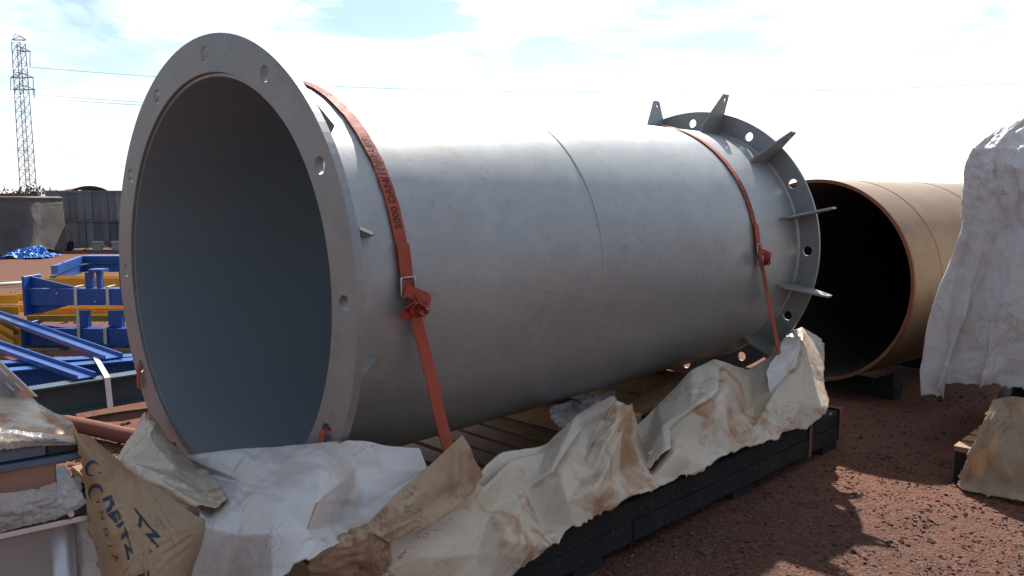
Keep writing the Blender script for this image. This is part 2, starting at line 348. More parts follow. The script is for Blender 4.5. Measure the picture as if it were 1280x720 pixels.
# ------------------------------------------------------------------ numeric cloth: control grid -> relaxed wrinkled sheet
def crom(P, n, axis):
    P = np.moveaxis(np.asarray(P, float), axis, 0); k = P.shape[0]
    Q = np.concatenate([2 * P[:1] - P[1:2], P, 2 * P[-1:] - P[-2:-1]])
    t = np.linspace(0, k - 1, n); i = np.minimum(t.astype(int), k - 2); f = (t - i).reshape((-1,) + (1,) * (P.ndim - 1))
    a, b, c, d = Q[i], Q[i + 1], Q[i + 2], Q[i + 3]
    r = 0.5 * (2 * b + (c - a) * f + (2 * a - 5 * b + 4 * c - d) * f * f + (3 * b - a - 3 * c + d) * f ** 3)
    return np.moveaxis(r, 0, axis)
def snoise(rng, nv, nu, k):
    kk = max(3, int(k * nv / max(nu, 1)) + 2)
    return crom(crom(rng.standard_normal((kk, k + 2)), nv, 0), nu, 1)
def normals(X):
    du = np.gradient(X, axis=1); dv_ = np.gradient(X, axis=0); n = np.cross(du, dv_)
    return n / (np.linalg.norm(n, axis=2, keepdims=True) + 1e-9)
def relax(rows, nu, nv, excess, pull, iters, seed, amp, coll, kb, fold, fac=False):
    if fac:
        rng = np.random.default_rng(seed + 3); P = np.asarray(rows, float)
        U, V = np.meshgrid(np.linspace(0, P.shape[1] - 1, nu), np.linspace(0, P.shape[0] - 1, nv))
        X = facet(P, U, V, rng) * .75 + crom(crom(P, nv, 0), nu, 1) * .25
        for _ in range(2):
            av = (X[:-2, 1:-1] + X[2:, 1:-1] + X[1:-1, :-2] + X[1:-1, 2:]) / 4; X[1:-1, 1:-1] += .5 * (av - X[1:-1, 1:-1])
        return relax1(X, nu, nv, .010, .10, 30, seed + 1, amp * .1, coll, kb * .5, fold)
    k = 3 if nu > 60 else 2
    Xc = relax1(rows, max(8, nu // k), max(8, nv // k), excess, pull, iters, seed, amp, coll, kb * .3, fold)
    return relax1(Xc, nu, nv, .006, .10, 26, seed + 1, amp * .08, coll, kb, fold * 2)
def relax1(rows, nu, nv, excess, pull, iters, seed, amp, coll, kb, fold):
    rng = np.random.default_rng(seed)
    P0 = crom(crom(rows, nv, 0), nu, 1)
    N = normals(P0)
    h = sum(snoise(rng, nv, nu, int(fold * m)) / m for m in (1, 2.2))
    X = P0 + N * (amp * h)[..., None]
    ex = 1 + excess * np.clip(1 + 0.6 * snoise(rng, nv, nu, 5), 0.1, 2.2)
    cons = []
    def add(a, b):
        d = np.linalg.norm(P0[a] - P0[b], axis=2) * 0.5 * (ex[a] + ex[b]); cons.append((a, b, d))
    for s in (0, 1):
        m = (nu - s) // 2 * 2; add((slice(None), slice(s, s + m, 2)), (slice(None), slice(s + 1, s + m, 2)))
        m = (nv - s) // 2 * 2; add((slice(s, s + m, 2), slice(None)), (slice(s + 1, s + m, 2), slice(None)))
        m = (nv - s) // 2 * 2
        add((slice(s, s + m, 2), slice(0, nu - 1)), (slice(s + 1, s + m, 2), slice(1, nu)))
        add((slice(s, s + m, 2), slice(1, nu)), (slice(s + 1, s + m, 2), slice(0, nu - 1)))
    for it in range(iters):
        X += pull * (P0 - X); X[..., 2] -= 0.00035
        for a, b, d in cons:
            e = X[b] - X[a]; l = np.linalg.norm(e, axis=2) + 1e-9
            c = (e * ((l - d) / l * 0.5 * 0.9)[..., None]); X[a] += c; X[b] -= c
        if it < iters - 6:
            av = (X[:-2, 1:-1] + X[2:, 1:-1] + X[1:-1, :-2] + X[1:-1, 2:]) / 4; X[1:-1, 1:-1] += kb * (av - X[1:-1, 1:-1])
        for c in coll: c(X)
    return X
def facet(P, U, V, rng):
    """piecewise planar (triangulated) interpolation of a control grid at grid coordinates U, V"""
    P = np.asarray(P, float); kv, ku = P.shape[:2]
    U = np.clip(U, 0, ku - 1 - 1e-6); V = np.clip(V, 0, kv - 1 - 1e-6)
    i = U.astype(int); j = V.astype(int); fu = U - i; fv = V - j
    dg = rng.integers(0, 2, (kv, ku))[j, i].astype(bool)
    ex = (1,) * (P.ndim - 2); w = lambda t: t.reshape(t.shape + ex)
    a, b, c, d = P[j, i], P[j, i + 1], P[j + 1, i], P[j + 1, i + 1]
    lo = fu + fv <= 1
    r1 = np.where(w(lo), a + w(fu) * (b - a) + w(fv) * (c - a), d + w(1 - fu) * (c - d) + w(1 - fv) * (b - d))
    lo2 = fu >= fv
    r2 = np.where(w(lo2), a + w(fu) * (b - a) + w(fv) * (d - b), a + w(fv) * (c - a) + w(fu) * (d - c))
    return np.where(w(dg), r1, r2)
def crumple(X, seed, amp, lam, an=1.0):
    """flat facets with crisp irregular creases"""
    rng = np.random.default_rng(seed); nv, nu = X.shape[:2]
    lu = np.linalg.norm(np.diff(X, axis=1), axis=2).mean(0).sum(); lv = np.linalg.norm(np.diff(X, axis=0), axis=2).mean(1).sum()
    cu_ = np.concatenate([[0], np.cumsum(np.linalg.norm(np.diff(X, axis=1), axis=2).mean(0))]); cv_ = np.concatenate([[0], np.cumsum(np.linalg.norm(np.diff(X, axis=0), axis=2).mean(1))])
    U, V = np.meshgrid(cu_ / cu_[-1], cv_ / cv_[-1]); h = np.zeros((nv, nu))
    for l, k in ((lam, 1.0), (lam * .42, .30), (lam * .17, .085)):
        ku, kv = max(3, int(lu / l * an)), max(3, int(lv / l / an))
        if ku > nu * .5: break
        wu = .30 * snoise(rng, nv, nu, min(40, ku)); wv = .30 * snoise(rng, nv, nu, min(40, ku))
        g = rng.uniform(-1, 1, (kv + 1, ku + 1)); m = np.clip(.55 + .6 * snoise(rng, nv, nu, 4), .1, 1.3)
        h += k * m * facet(g, U * ku + wu, V * kv + wv, rng)
    return X + normals(X) * (h * amp)[..., None]
def c_floor(z):
    def f(X): np.maximum(X[..., 2], z, out=X[..., 2])
    return f
def c_duct(X):
    d = X - C0; al = d @ A; s = d @ EE; z = d[..., 2]; r = np.sqrt(s * s + z * z) + 1e-9
    lim = np.where((al > -0.012) & (al < 0.055), 1.012, np.where((al > 0.05) & (al < LEN - 0.03), 0.868, np.where((al >= LEN - 0.03) & (al < LEN + 0.05), 1.012, 0)))
    inside = (r < lim) & ~((al < 0.055) & (r < 0.80))
    # push off the front face if close to it, else outwards
    front = inside & (al < 0.02)
    X[front] += A * (-0.014 - al[front])[:, None]
    rad = inside & ~front; k = (lim[rad] / r[rad] - 1)
    X[rad] += (EE * (s[rad] * k)[:, None] + ZZ * (z[rad] * k)[:, None])
SKA = np.array([math.sin(R(45.5)), math.cos(R(45.5)), 0]); SKE = np.array([math.cos(R(45.5)), -math.sin(R(45.5)), 0])
SK0 = np.array([0.34, 3.23, 0.0])
def c_deck(X):
    d = X - SK0; a = d @ SKA; e = d @ SKE
    m = (a > -1.42) & (a < 2.6) & (e < 0.012) & (e > -2.3) & (X[..., 2] < 0.262)
    edge = m & (e > -0.10) & (X[..., 2] < 0.19)
    X[edge] += SKE * (0.014 - e[edge])[:, None]
    top = m & ~edge; X[..., 2][top] = 0.262
SHEETS = {}
def sheet(name, rows, mats, nu=90, nv=50, excess=0.05, pull=0.02, iters=120, seed=1, amp=0.015, coll=(), kb=0.05, fold=9,
          thick=0.004, tear=(), parent=None, jag=0.012, sub=0, crum=(.012, .26), fac=False, bite=True):
    if not sub: nu, nv = int(nu * 1.7), int(nv * 1.7)
    X = relax(np.array(rows, float), nu, nv, excess, pull, iters, seed, amp, coll, kb, fold, fac)
    X = crumple(X, seed + 7, *crum)
    for c in coll: c(X)
    rng = np.random.default_rng(seed + 99)
    # ragged borders
    def jit(n):
        t = crom(rng.standard_normal((max(4, n // 9), 1)), n, 0)[:, 0] * 0.8 + crom(rng.standard_normal((max(4, n // 3), 1)), n, 0)[:, 0] * 0.6
        return np.clip(t, -1.6, 1.6)
    X[0] += (X[1] - X[0]) * 0; 
    for s in tear:
        if s == 'top': X[0] += (X[0] - X[2]) / (np.linalg.norm(X[0] - X[2], axis=1, keepdims=True) + 1e-6) * (jag * jit(nu))[:, None]
        if s == 'bot': X[-1] += (X[-1] - X[-3]) / (np.linalg.norm(X[-1] - X[-3], axis=1, keepdims=True) + 1e-6) * (jag * jit(nu))[:, None]
        if s == 'left': X[:, 0] += (X[:, 0] - X[:, 2]) / (np.linalg.norm(X[:, 0] - X[:, 2], axis=1, keepdims=True) + 1e-6) * (jag * jit(nv))[:, None]
        if s == 'right': X[:, -1] += (X[:, -1] - X[:, -3]) / (np.linalg.norm(X[:, -1] - X[:, -3], axis=1, keepdims=True) + 1e-6) * (jag * jit(nv))[:, None]
    keep = np.ones((nv - 1, nu - 1), bool)
    def bites(n):
        t = crom(rng.standard_normal((max(4, n // 14), 1)), n, 0)[:, 0]; return np.clip((t - 0.7) * 4.5, 0, 5).astype(int) if bite else np.zeros(n, int)
    for s in tear:
        n = nu - 1 if s in ('top', 'bot') else nv - 1; b = bites(n)
        for i in range(n):
            if s == 'top': keep[:b[i], i] = False
            if s == 'bot' and b[i]: keep[-b[i]:, i] = False
            if s == 'left': keep[i, :b[i]] = False
            if s == 'right' and b[i]: keep[i, -b[i]:] = False
    fs = [(j * nu + i, j * nu + i + 1, (j + 1) * nu + i + 1, (j + 1) * nu + i) for j in range(nv - 1) for i in range(nu - 1) if keep[j, i]]
    if ((normals(X) * (O0 - X)).sum(axis=2)).mean() < 0: fs = [f_[::-1] for f_ in fs]
    V = X.reshape(-1, 3); used = sorted({q for f_ in fs for q in f_}); mp = {u: i for i, u in enumerate(used)}
    o = mk(name, V[used], [tuple(mp[q] for q in f_) for f_ in fs], mats, parent, True)
    if sub:
        m = o.modifiers.new('subd', 'SUBSURF'); m.levels = m.render_levels = sub; m.boundary_smooth = 'PRESERVE_CORNERS'
    m = o.modifiers.new('solid', 'SOLIDIFY'); m.thickness = thick; m.offset = 0; m.material_offset = 1 if len(mats) > 1 else 0
    m.use_rim = True
    SHEETS[o.name] = X
    return o
def flat_text(body, size, bold=0.012):
    cu = bpy.data.curves.new('lettering', 'FONT'); cu.body = body; cu.size = size; cu.align_x = 'LEFT'; cu.resolution_u = 3
    cu.offset = bold * size
    t = bpy.data.objects.new('lettering', cu); COL.objects.link(t)
    dg = bpy.context.evaluated_depsgraph_get(); me = bpy.data.meshes.new_from_object(t.evaluated_get(dg))
    bpy.data.objects.remove(t); bm = bmesh.new(); bm.from_mesh(me)
    bmesh.ops.triangulate(bm, faces=bm.faces)
    for _ in range(3):
        e = [x for x in bm.edges if x.calc_length() > size * 0.22]
        if not e: break
        bmesh.ops.subdivide_edges(bm, edges=e, cuts=1); bmesh.ops.triangulate(bm, faces=bm.faces)
    v = np.array([tuple(x.co)[:2] for x in bm.verts]); bm.verts.index_update()
    f = [tuple(x.index for x in q.verts) for q in bm.faces]; bm.free(); bpy.data.meshes.remove(me)
    return v, f
def on_sheet(X, u, v, off):
    nv, nu = X.shape[:2]; a = np.clip(u * (nu - 1), 0, nu - 1.001); b = np.clip(v * (nv - 1), 0, nv - 1.001)
    i = a.astype(int); j = b.astype(int); fu = (a - i)[:, None]; fv = (b - j)[:, None]; N = normals(X)
    def s(T): return (T[j, i] * (1 - fu) + T[j, i + 1] * fu) * (1 - fv) + (T[j + 1, i] * (1 - fu) + T[j + 1, i + 1] * fu) * fv
    return s(X) + s(N) * off

# ================================================================== SETTING: ground
def build_ground():
    rng = np.random.default_rng(3)
    ax = np.concatenate([[-3000, -800, -250, -90, -50, -30], np.arange(-20, -4.5, 1.0), np.arange(-4.5, 6.01, 0.09), np.arange(7, 22, 1.5), [30, 60, 120, 300, 900, 3000]])
    ay = np.concatenate([[-3000, -600, -100, -30, -10, -4, -1], np.arange(0, 9.0, 0.09), np.arange(9, 30, 1.0), [35, 45, 60, 90, 150, 300, 900, 3500]])
    xs, ys = np.meshgrid(ax, ay); vs = []
    for x, y in zip(xs.ravel(), ys.ravel()):
        near = max(0, 1 - max(0, math.hypot(x, y - 4) - 4) / 6)
        h = 0
        if near > 0:
            h = near * (0.022 * mnoise.noise((x * 0.9, y * 0.9, 0)) + 0.014 * mnoise.noise((x * 3.1, y * 3.1, 4)) + 0.008 * mnoise.noise((x * 8, y * 8, 9)))
        vs.append((x, y, h - 0.012))
    n = len(ax); fs = [(j * n + i, j * n + i + 1, (j + 1) * n + i + 1, (j + 1) * n + i) for j in range(len(ay) - 1) for i in range(n - 1)]
    o = mk('ground', vs, fs, M['ground'], None, True); tag(o, kind='structure')
    # loose stones
    V = []; Fc = []; tone = []
    ico = bmesh.new(); bmesh.ops.create_icosphere(ico, subdivisions=1, radius=1); iv = np.array([tuple(v.co) for v in ico.verts]); ico.verts.index_update()
    jf = [tuple(v.index for v in f_.verts) for f_ in ico.faces]; ico.free()
    cnt = 0
    def region(num, fx, smin, smax):
        nonlocal cnt
        for _ in range(num):
            x, y = fx()
            if mnoise.noise((x * 1.3, y * 1.3, 20)) < -0.25 and random.random() < 0.7: continue
            s = smin * (smax / smin) ** (random.random() ** 2.6)
            sc = np.array([random.uniform(.7, 1.3), random.uniform(.7, 1.3), random.uniform(.45, .8)]) * s
            a = random.uniform(0, 6.28); ca, sa = math.cos(a), math.sin(a)
            q = iv * (1 + 0.22 * rng.standard_normal((12, 1))) * sc
            q = np.stack([q[:, 0] * ca - q[:, 1] * sa, q[:, 0] * sa + q[:, 1] * ca, q[:, 2]], 1)
            h = 0.022 * mnoise.noise((x * 0.9, y * 0.9, 0)) + 0.014 * mnoise.noise((x * 3.1, y * 3.1, 4)) - 0.012
            q += np.array([x, y, h + s * 0.22]); b = len(V) * 12
            V.append(q); Fc.append(b); tone.append(min(1, max(0, random.gauss(0.42, 0.25)))); cnt += 1
    region(15000, lambda: (random.uniform(0.2, 3.6), random.uniform(2.6, 4.9)), 0.0027, 0.011)
    region(150, lambda: (random.uniform(0.4, 3.6), random.uniform(2.7, 6.5)), 0.009, 0.022)
    region(1200, lambda: (random.uniform(1.8, 4.0), random.uniform(4.9, 6.6)), 0.004, 0.014)
    region(2600, lambda: (random.uniform(-3.6, -1.6), random.uniform(3.6, 5.6)), 0.005, 0.022)
    region(1200, lambda: (random.uniform(-9, -3.6), random.uniform(5.5, 16)), 0.008, 0.035)
    va = np.concatenate(V); fa = [tuple(i + b for i in t) for b in Fc for t in jf]
    g = mk('gravel', va, fa, M['stone']); tag(g, 'loose reddish gravel strewn over the bare earth', 'gravel', None, 'stuff')
    at = g.data.attributes.new('tone', 'FLOAT', 'POINT'); at.data.foreach_set('value', np.repeat(np.array(tone), 12))
build_ground()

# ================================================================== MAIN STEEL DUCT
def ring_plate(al0, al1, r0, r1, holes, hr, hrad, seg=144):
    """annular plate with bolt holes, thickness along the axis"""
    bm = bmesh.new(); ed = []
    def loop(cx, cy, r, n):
        vs = [bm.verts.new((cx + r * math.cos(2 * math.pi * i / n), cy + r * math.sin(2 * math.pi * i / n), 0)) for i in range(n)]
        for i in range(n): ed.append(bm.edges.new((vs[i], vs[(i + 1) % n])))
    loop(0, 0, r0, seg); loop(0, 0, r1, seg)
    for h in holes: loop(hrad * math.cos(R(h)), hrad * math.sin(R(h)), hr, 24)
    bmesh.ops.triangle_fill(bm, use_beauty=True, use_dissolve=False, edges=ed)
    ret = bmesh.ops.extrude_face_region(bm, geom=list(bm.faces))
    for v in [g for g in ret['geom'] if isinstance(g, bmesh.types.BMVert)]: v.co.z = 1
    for v in bm.verts:
        p = C0 + A * (al0 if v.co.z < 0.5 else al1) + EE * v.co.x + ZZ * v.co.y; v.co = Vector(p)
    bmesh.ops.recalc_face_normals(bm, faces=bm.faces)
    me = bpy.data.meshes.new('flange'); bm.to_mesh(me); bm.free(); return me
duct = thing('steel_duct', 'huge grey steel duct lying on its side with a flange at each end', 'steel duct', C0 * [1, 1, 0] + [0, 0, .25])
RS, RI = 0.848, 0.838
def revolve(name, prof, mat, parent, seg=160, smooth=True):
    n = len(prof); vs = []; 
    for i in range(seg):
        for al, r in prof: vs.append(cyl(al, 360 * i / seg, r))
    fs = [(i * n + j, ((i + 1) % seg) * n + j, ((i + 1) % seg) * n + (j + 1) % n, i * n + (j + 1) % n) for i in range(seg) for j in range(n)]
    o = mk(name, vs, fs, mat, parent, smooth)
    bm = bmesh.new(); bm.from_mesh(o.data); bmesh.ops.recalc_face_normals(bm, faces=bm.faces)
    for e in bm.edges:
        if len(e.link_faces) == 2 and e.calc_face_angle(0) > R(35): e.smooth = False
    bm.to_mesh(o.data); bm.free(); return o
dshell = revolve('shell', [(0.014, RI), (LEN - 0.004, RI), (LEN - 0.004, RS), (0.014, RS)], M['duct'], duct)
fl = put('flange', ring_plate(0.0, 0.036, 0.8505, 1.0, range(0, 360, 30), 0.030, 0.924), M['flange'], duct)
fl2 = put('flange', ring_plate(LEN, LEN + 0.022, 0.8485, 0.992, range(0, 360, 30), 0.032, 0.911), M['flange'], duct)
for o in (fl, fl2):
    b = o.modifiers.new('bevel', 'BEVEL'); b.width = 0.002; b.segments = 1; b.limit_method = 'ANGLE'; b.angle_limit = R(60)
revolve('shade_tint_layer', [(0.016, RI - .003), (LEN - .006, RI - .003), (LEN - .006, RI - .0005), (0.016, RI - .0005)], M['bore_shade'], dshell)  # added thin layer that carries the bluish shade colour of the bore
revolve('weld_seam', [(1.529, RS - .004), (1.534, RS + .0025), (1.540, RS + .004), (1.546, RS + .0025), (1.551, RS - .004)], M['duct'], dshell, 160)
revolve('weld_seam', [(0.036, RS + .016), (0.036, RS - .004), (0.056, RS - .003)], M['duct'], dshell, 120)
revolve('weld_seam', [(LEN - .001, RS + .014), (LEN - .001, RS - .004), (LEN - 0.018, RS - .003)], M['duct'], dshell, 120)
def plate_radial(q, poly, t, hole=None):
    """plate in the plane (axis, radius) at angle q, with an optional round hole"""
    bm = bmesh.new(); ed = []
    vs = [bm.verts.new((a, r, 0)) for a, r in poly]
    for i in range(len(vs)): ed.append(bm.edges.new((vs[i], vs[(i + 1) % len(vs)])))
    if hole:
        hv = [bm.verts.new((hole[0] + hole[2] * math.cos(i * math.pi / 8), hole[1] + hole[2] * math.sin(i * math.pi / 8), 0)) for i in range(16)]
        for i in range(16): ed.append(bm.edges.new((hv[i], hv[(i + 1) % 16])))
    bmesh.ops.triangle_fill(bm, use_beauty=True, use_dissolve=False, edges=ed)
    ret = bmesh.ops.extrude_face_region(bm, geom=list(bm.faces))
    for v in [g for g in ret['geom'] if isinstance(g, bmesh.types.BMVert)]: v.co.z = 1
    er = EE * math.cos(R(q)) + ZZ * math.sin(R(q)); et = -EE * math.sin(R(q)) + ZZ * math.cos(R(q))
    for v in bm.verts: v.co = Vector(C0 + A * v.co.x + er * v.co.y + et * (v.co.z - 0.5) * t)
    bmesh.ops.recalc_face_normals(bm, faces=bm.faces)
    me = bpy.data.meshes.new('plate'); bm.to_mesh(me); bm.free(); return me
for k in range(12):
    q = 15 + 30 * k
    put('lug_fin', plate_radial(q, [(LEN - .255, RS - .005), (LEN - .25, RS + .055), (LEN - .072, 1.132), (LEN - .004, 1.132), (LEN - .001, RS - .005)], .013, (LEN - .04, 1.092, .017)), M['flange'], duct)
    put('gusset', plate_radial(q, [(0.036, RS - .004), (0.036, 0.975), (0.06, 0.975), (0.185, RS + .03), (0.185, RS - .004)], .012), M['flange'], duct)

# ================================================================== ORANGE RATCHET STRAPS
def strap(label, al, al_end, side_end, z_end, width, q_buckle, text_q, repeat, nm='ratchet_strap', seed=1):
    t = thing(nm, label, 'strap', C0 + A * al_end + EE * side_end - [0, 0, C0[2] - z_end])
    r = RS + 0.006
    end = C0 + A * al_end + EE * side_end; end[2] = z_end
    # tangent leaving angle: find q where the straight run to the anchor is tangent
    d = np.array([(end - C0) @ EE, end[2] - C0[2]]); L_ = np.hypot(*d); q_t = math.degrees(math.atan2(d[1], d[0]) + math.acos(min(1, r / L_)))
    path = [(al - 0.02, -1, 200)] ; pts = []
    for q in np.linspace(215, q_t, 90): pts.append((cyl(al, q, r), EE * math.cos(R(q)) + ZZ * math.sin(R(q))))
    p1, n1 = pts[-1]
    for s_ in np.linspace(0.04, 1, 14): pts.append((p1 * (1 - s_) + end * s_, n1))
    vs = []; fs = []
    rng = np.random.default_rng(seed)
    for i, (p, n) in enumerate(pts):
        w = A * width / 2 * (1 + 0.02 * rng.standard_normal()); e = A * 0.0015 * rng.standard_normal()
        vs += [p - w + e, p + w + e, p + w + e + n * .004, p - w + e + n * .004]
    for i in range(len(pts) - 1):
        for j in range(4): fs.append((i * 4 + j, i * 4 + (j + 1) % 4, i * 4 + 4 + (j + 1) % 4, i * 4 + 4 + j))
    fs += [(0, 1, 2, 3), tuple(range(len(vs) - 4, len(vs)))]
    web = MB().add(vs, fs).build('webbing', M['strap'], t)
    # printed lettering, reading upwards on the webbing
    for tq, body in text_q:
        v, f = flat_text(body, width * 0.80)
        ht = v[:, 1].max()
        def onstrap(q, da):
            if q >= q_t: return cyl(al + da, q, r + .0058)
            dd = R(q_t - q) * r; u_ = (end - p1) / np.linalg.norm(end - p1); return p1 + u_ * dd + A * da + n1 * .0058
        out = [onstrap(tq + math.degrees(x / r), -(y - ht / 2)) for x, y in v]
        mk('lettering', out, f, M['strap_dark'], web)
    # doubled webbing, buckle, bundle of folded tail
    qb = q_buckle; rr = r + 0.005
    vs = []; fs = []; qs = np.linspace(qb + 9, qb - 3, 12)
    for q in qs:
        n = EE * math.cos(R(q)) + ZZ * math.sin(R(q)); p = cyl(al, q, rr + 0.004); w = A * width * .52
        vs += [p - w, p + w, p + w + n * .006, p - w + n * .006]
    for i in range(len(qs) - 1):
        for j in range(4): fs.append((i * 4 + j, i * 4 + (j + 1) % 4, i * 4 + 4 + (j + 1) % 4, i * 4 + 4 + j))
    fs += [(0, 1, 2, 3), tuple(range(len(vs) - 4, len(vs)))]
    MB().add(vs, fs).build('doubled_webbing', M['strap'], web)
    b = MB(); k = width / 0.062
    for s_ in (-1, 1):
        b.tube([cyl(al + s_ * width * .60, qq, rr + .016) for qq in np.linspace(qb - 4.5 * k, qb + .8 * k, 6)], 0.005 * k, 8)
    b.tube([cyl(al - width * .60, qb - 4.5 * k, rr + .016), cyl(al + width * .60, qb - 4.5 * k, rr + .016)], 0.0042 * k, 8)
    b.tube([cyl(al - width * .60, qb + .8 * k, rr + .016), cyl(al + width * .60, qb + .8 * k, rr + .016)], 0.0042 * k, 8)
    b.build('buckle', M['metal'], t, True)
    # knotted bundle: a ribbon wound in loops
    cen = cyl(al + 0.012 * k, qb - 6.2 * k, rr + .03); n = EE * math.cos(R(qb - 5)) + ZZ * math.sin(R(qb - 5)); tn = -EE * math.sin(R(qb - 5)) + ZZ * math.cos(R(qb - 5))
    def ribbon(pts_, w, wd, name):
        v_ = []; f_ = []
        pts_ = crom(np.array(pts_), 40, 0); T = np.gradient(pts_, axis=0); T /= np.linalg.norm(T, axis=1, keepdims=True)
        for i, p in enumerate(pts_):
            nn = np.cross(T[i], wd); nn /= np.linalg.norm(nn) + 1e-9; ww = np.cross(nn, T[i]) * w / 2
            v_ += [p - ww, p + ww, p + ww + nn * .004, p - ww + nn * .004]
        for i in range(len(pts_) - 1):
            for j in range(4): f_.append((i * 4 + j, i * 4 + (j + 1) % 4, i * 4 + 4 + (j + 1) % 4, i * 4 + 4 + j))
        f_ += [(0, 1, 2, 3), tuple(range(len(v_) - 4, len(v_)))]
        return MB().add(v_, f_).build(name, M['strap'], t, False)
    W_ = width
    kn = ribbon([cen + W_ * (a_ * A + b_ * tn + c_ * n) for a_, b_, c_ in
            [(-.5, .9, -.2), (.1, .6, .35), (.75, .25, .45), (.8, -.35, .3), (.2, -.6, .3), (-.4, -.2, .5), (-.2, .4, .75), (.4, .3, .8), (.55, -.3, .6), (.0, -.5, .5)]], W_ * .80, tn * .8 + A * .45, 'knot')
    ribbon([cen + W_ * (a_ * A + b_ * tn + c_ * n) for a_, b_, c_ in
            [(.5, .5, .2), (.0, .3, .55), (-.45, .05, .45), (-.8, -.35, .2), (-.75, -.95, .1)]], W_ * .72, tn * .35 + A * .9, 'loose_tail')
    ribbon([cen + W_ * (a_ * A + b_ * tn + c_ * n) for a_, b_, c_ in
            [(-.4, .35, .65), (-.05, -.25, .85), (.35, -.55, .7), (.7, -.3, .45), (.95, .1, .35)]], W_ * .7, A * .5 - tn * .9, 'knot')
    v, f = flat_text('DAN', W_ * .62)
    out = [cen + A * (y * .9 - .004) + tn * (-(x) * .0) + W_ * n * .92 + tn * (x * .55 - W_ * .55) + A * (x * .35 - .012) for x, y in v]
    mk('lettering', out, f, M['strap_dark'], kn)
    return t
strap('orange ratchet strap printed 5000 DAN round the duct near its open front flange', 0.315, 0.53, 0.98, 0.25, 0.055, 3.5,
      [(16.2, '5000 DAN/11000 LBS'), (62, '5000 DAN/11000 LBS')], 1)
strap('thin-looking orange ratchet strap round the far end of the duct by the finned flange', 3.12, 3.41, 0.98, 0.25, 0.050, 4.0,
      [(9.0, '5000 DAN/11000 LBS'), (-16.5, '11000 LBS')], 1, seed=5)
# short webbing tails pulled through two holes of the front flange
def hole_tail(q, label, length, bend):
    p = cyl(-0.004, q, 0.915); dn = np.array([0, 0, -1.0]); w = EE * 0.017
    v = []; path = [p + A * .05, p + A * .0, p - A * .008 + dn * .03, p - A * .012 + dn * length * .6 + EE * bend * .4, p - A * .011 + dn * length + EE * bend]
    path = crom(np.array(path), 14, 0)
    for x in path: v += [x - w, x + w, x + w - A * .005, x - w - A * .005]
    f = [(i * 4 + j, i * 4 + (j + 1) % 4, i * 4 + 4 + (j + 1) % 4, i * 4 + 4 + j) for i in range(13) for j in range(4)] + [(0, 1, 2, 3), tuple(range(52, 56))]
    o = MB().add(v, f).build('tie_webbing', M['strap'])
    tag(o, label, 'strap')
hole_tail(210, 'rust-red webbing tail hanging from a bolt hole at the left of the front flange', .11, .004)
hole_tail(330, 'orange webbing end poking from the lower right bolt hole of the front flange', .10, .0)

# ================================================================== WOODEN SKID UNDER THE DUCT
skid = thing('wooden_skid', 'long low black timber skid with cross boards carrying the steel duct', 'skid', SK0)
def skb(a0, a1, e0, e1, z0, z1, nm, mat, bev=.004, par=skid):
    m = MB().box(SK0 + SKA * a0 + SKE * e0 + ZZ * z0, SKA * (a1 - a0), SKE * (e1 - e0), ZZ * (z1 - z0)); return m.build(nm, mat, par, bevel=bev)
for e in (-1.1, -2.18): skb(-1.38, 2.56, e - .12, e - .002, .045, .2, 'beam', M['black_wood'])
for a0, a1, z0, z1, e1 in ((-1.38, .30, .045, .142, -.004), (.306, 2.56, .045, .140, -.002), (-1.38, 1.18, .145, .243, -.001), (1.186, 2.55, .144, .240, -.007)):
    skb(a0, a1, -.12, e1, z0, z1, 'beam', M['black_wood'], .006)
for a in (-1.36, -.1, 1.2, 2.30):
    for e in (0, -1.1, -2.18): skb(a, a + .2, e - .11, e - .012, -.02, .0445, 'foot_block', M['black_wood'])
bme = None
a = -1.38; i = 0
while a < 2.45:
    wdt = 0.135
    if bme is None:
        b = MB().box((0, 0, 0), SKA * wdt, -SKE * 2.16, ZZ * .042); ob = b.build('deck_board', M['board'], skid, bevel=.003); bme = ob.data
    else:
        ob = bpy.data.objects.new('deck_board', bme); COL.objects.link(ob); ob.parent = skid; ob.matrix_parent_inverse = Matrix.Translation(-skid.location)
        m = ob.modifiers.new('bevel', 'BEVEL'); m.width = .003; m.segments = 1
    j = random.uniform(-.012, .012)
    ob.location = Vector(SK0 + SKA * a + SKE * (-.138 + j) + ZZ * (.2015 + random.uniform(0, .002))); ob.rotation_euler.z = random.uniform(-.004, .004)
    a += wdt + random.uniform(.02, .045); i += 1
# a rusty hoop strip over the far end of the beam
hp = MB(); q0 = SK0 + SKA * 2.49
hp.prism([q0 + SKE * .002 + ZZ * .04, q0 + SKE * .006 + ZZ * .04, q0 + SKE * .006 + ZZ * .2555, q0 - SKE * .14 + ZZ * .2555, q0 - SKE * .14 + ZZ * .2515, q0 + SKE * .002 + ZZ * .2515], SKA * .05)
hp.build('hoop_strip', M['rust_edge'], skid)
hp = MB(); q0 = SK0 + SKA * 2.06
hp.prism([q0 + SKE * .002 + ZZ * .03, q0 + SKE * .006 + ZZ * .03, q0 + SKE * .006 + ZZ * .2555, q0 - SKE * .14 + ZZ * .2555, q0 - SKE * .14 + ZZ * .2515, q0 + SKE * .002 + ZZ * .2515], SKA * .035)
hp.build('hoop_strip', M['rust_edge'], skid)

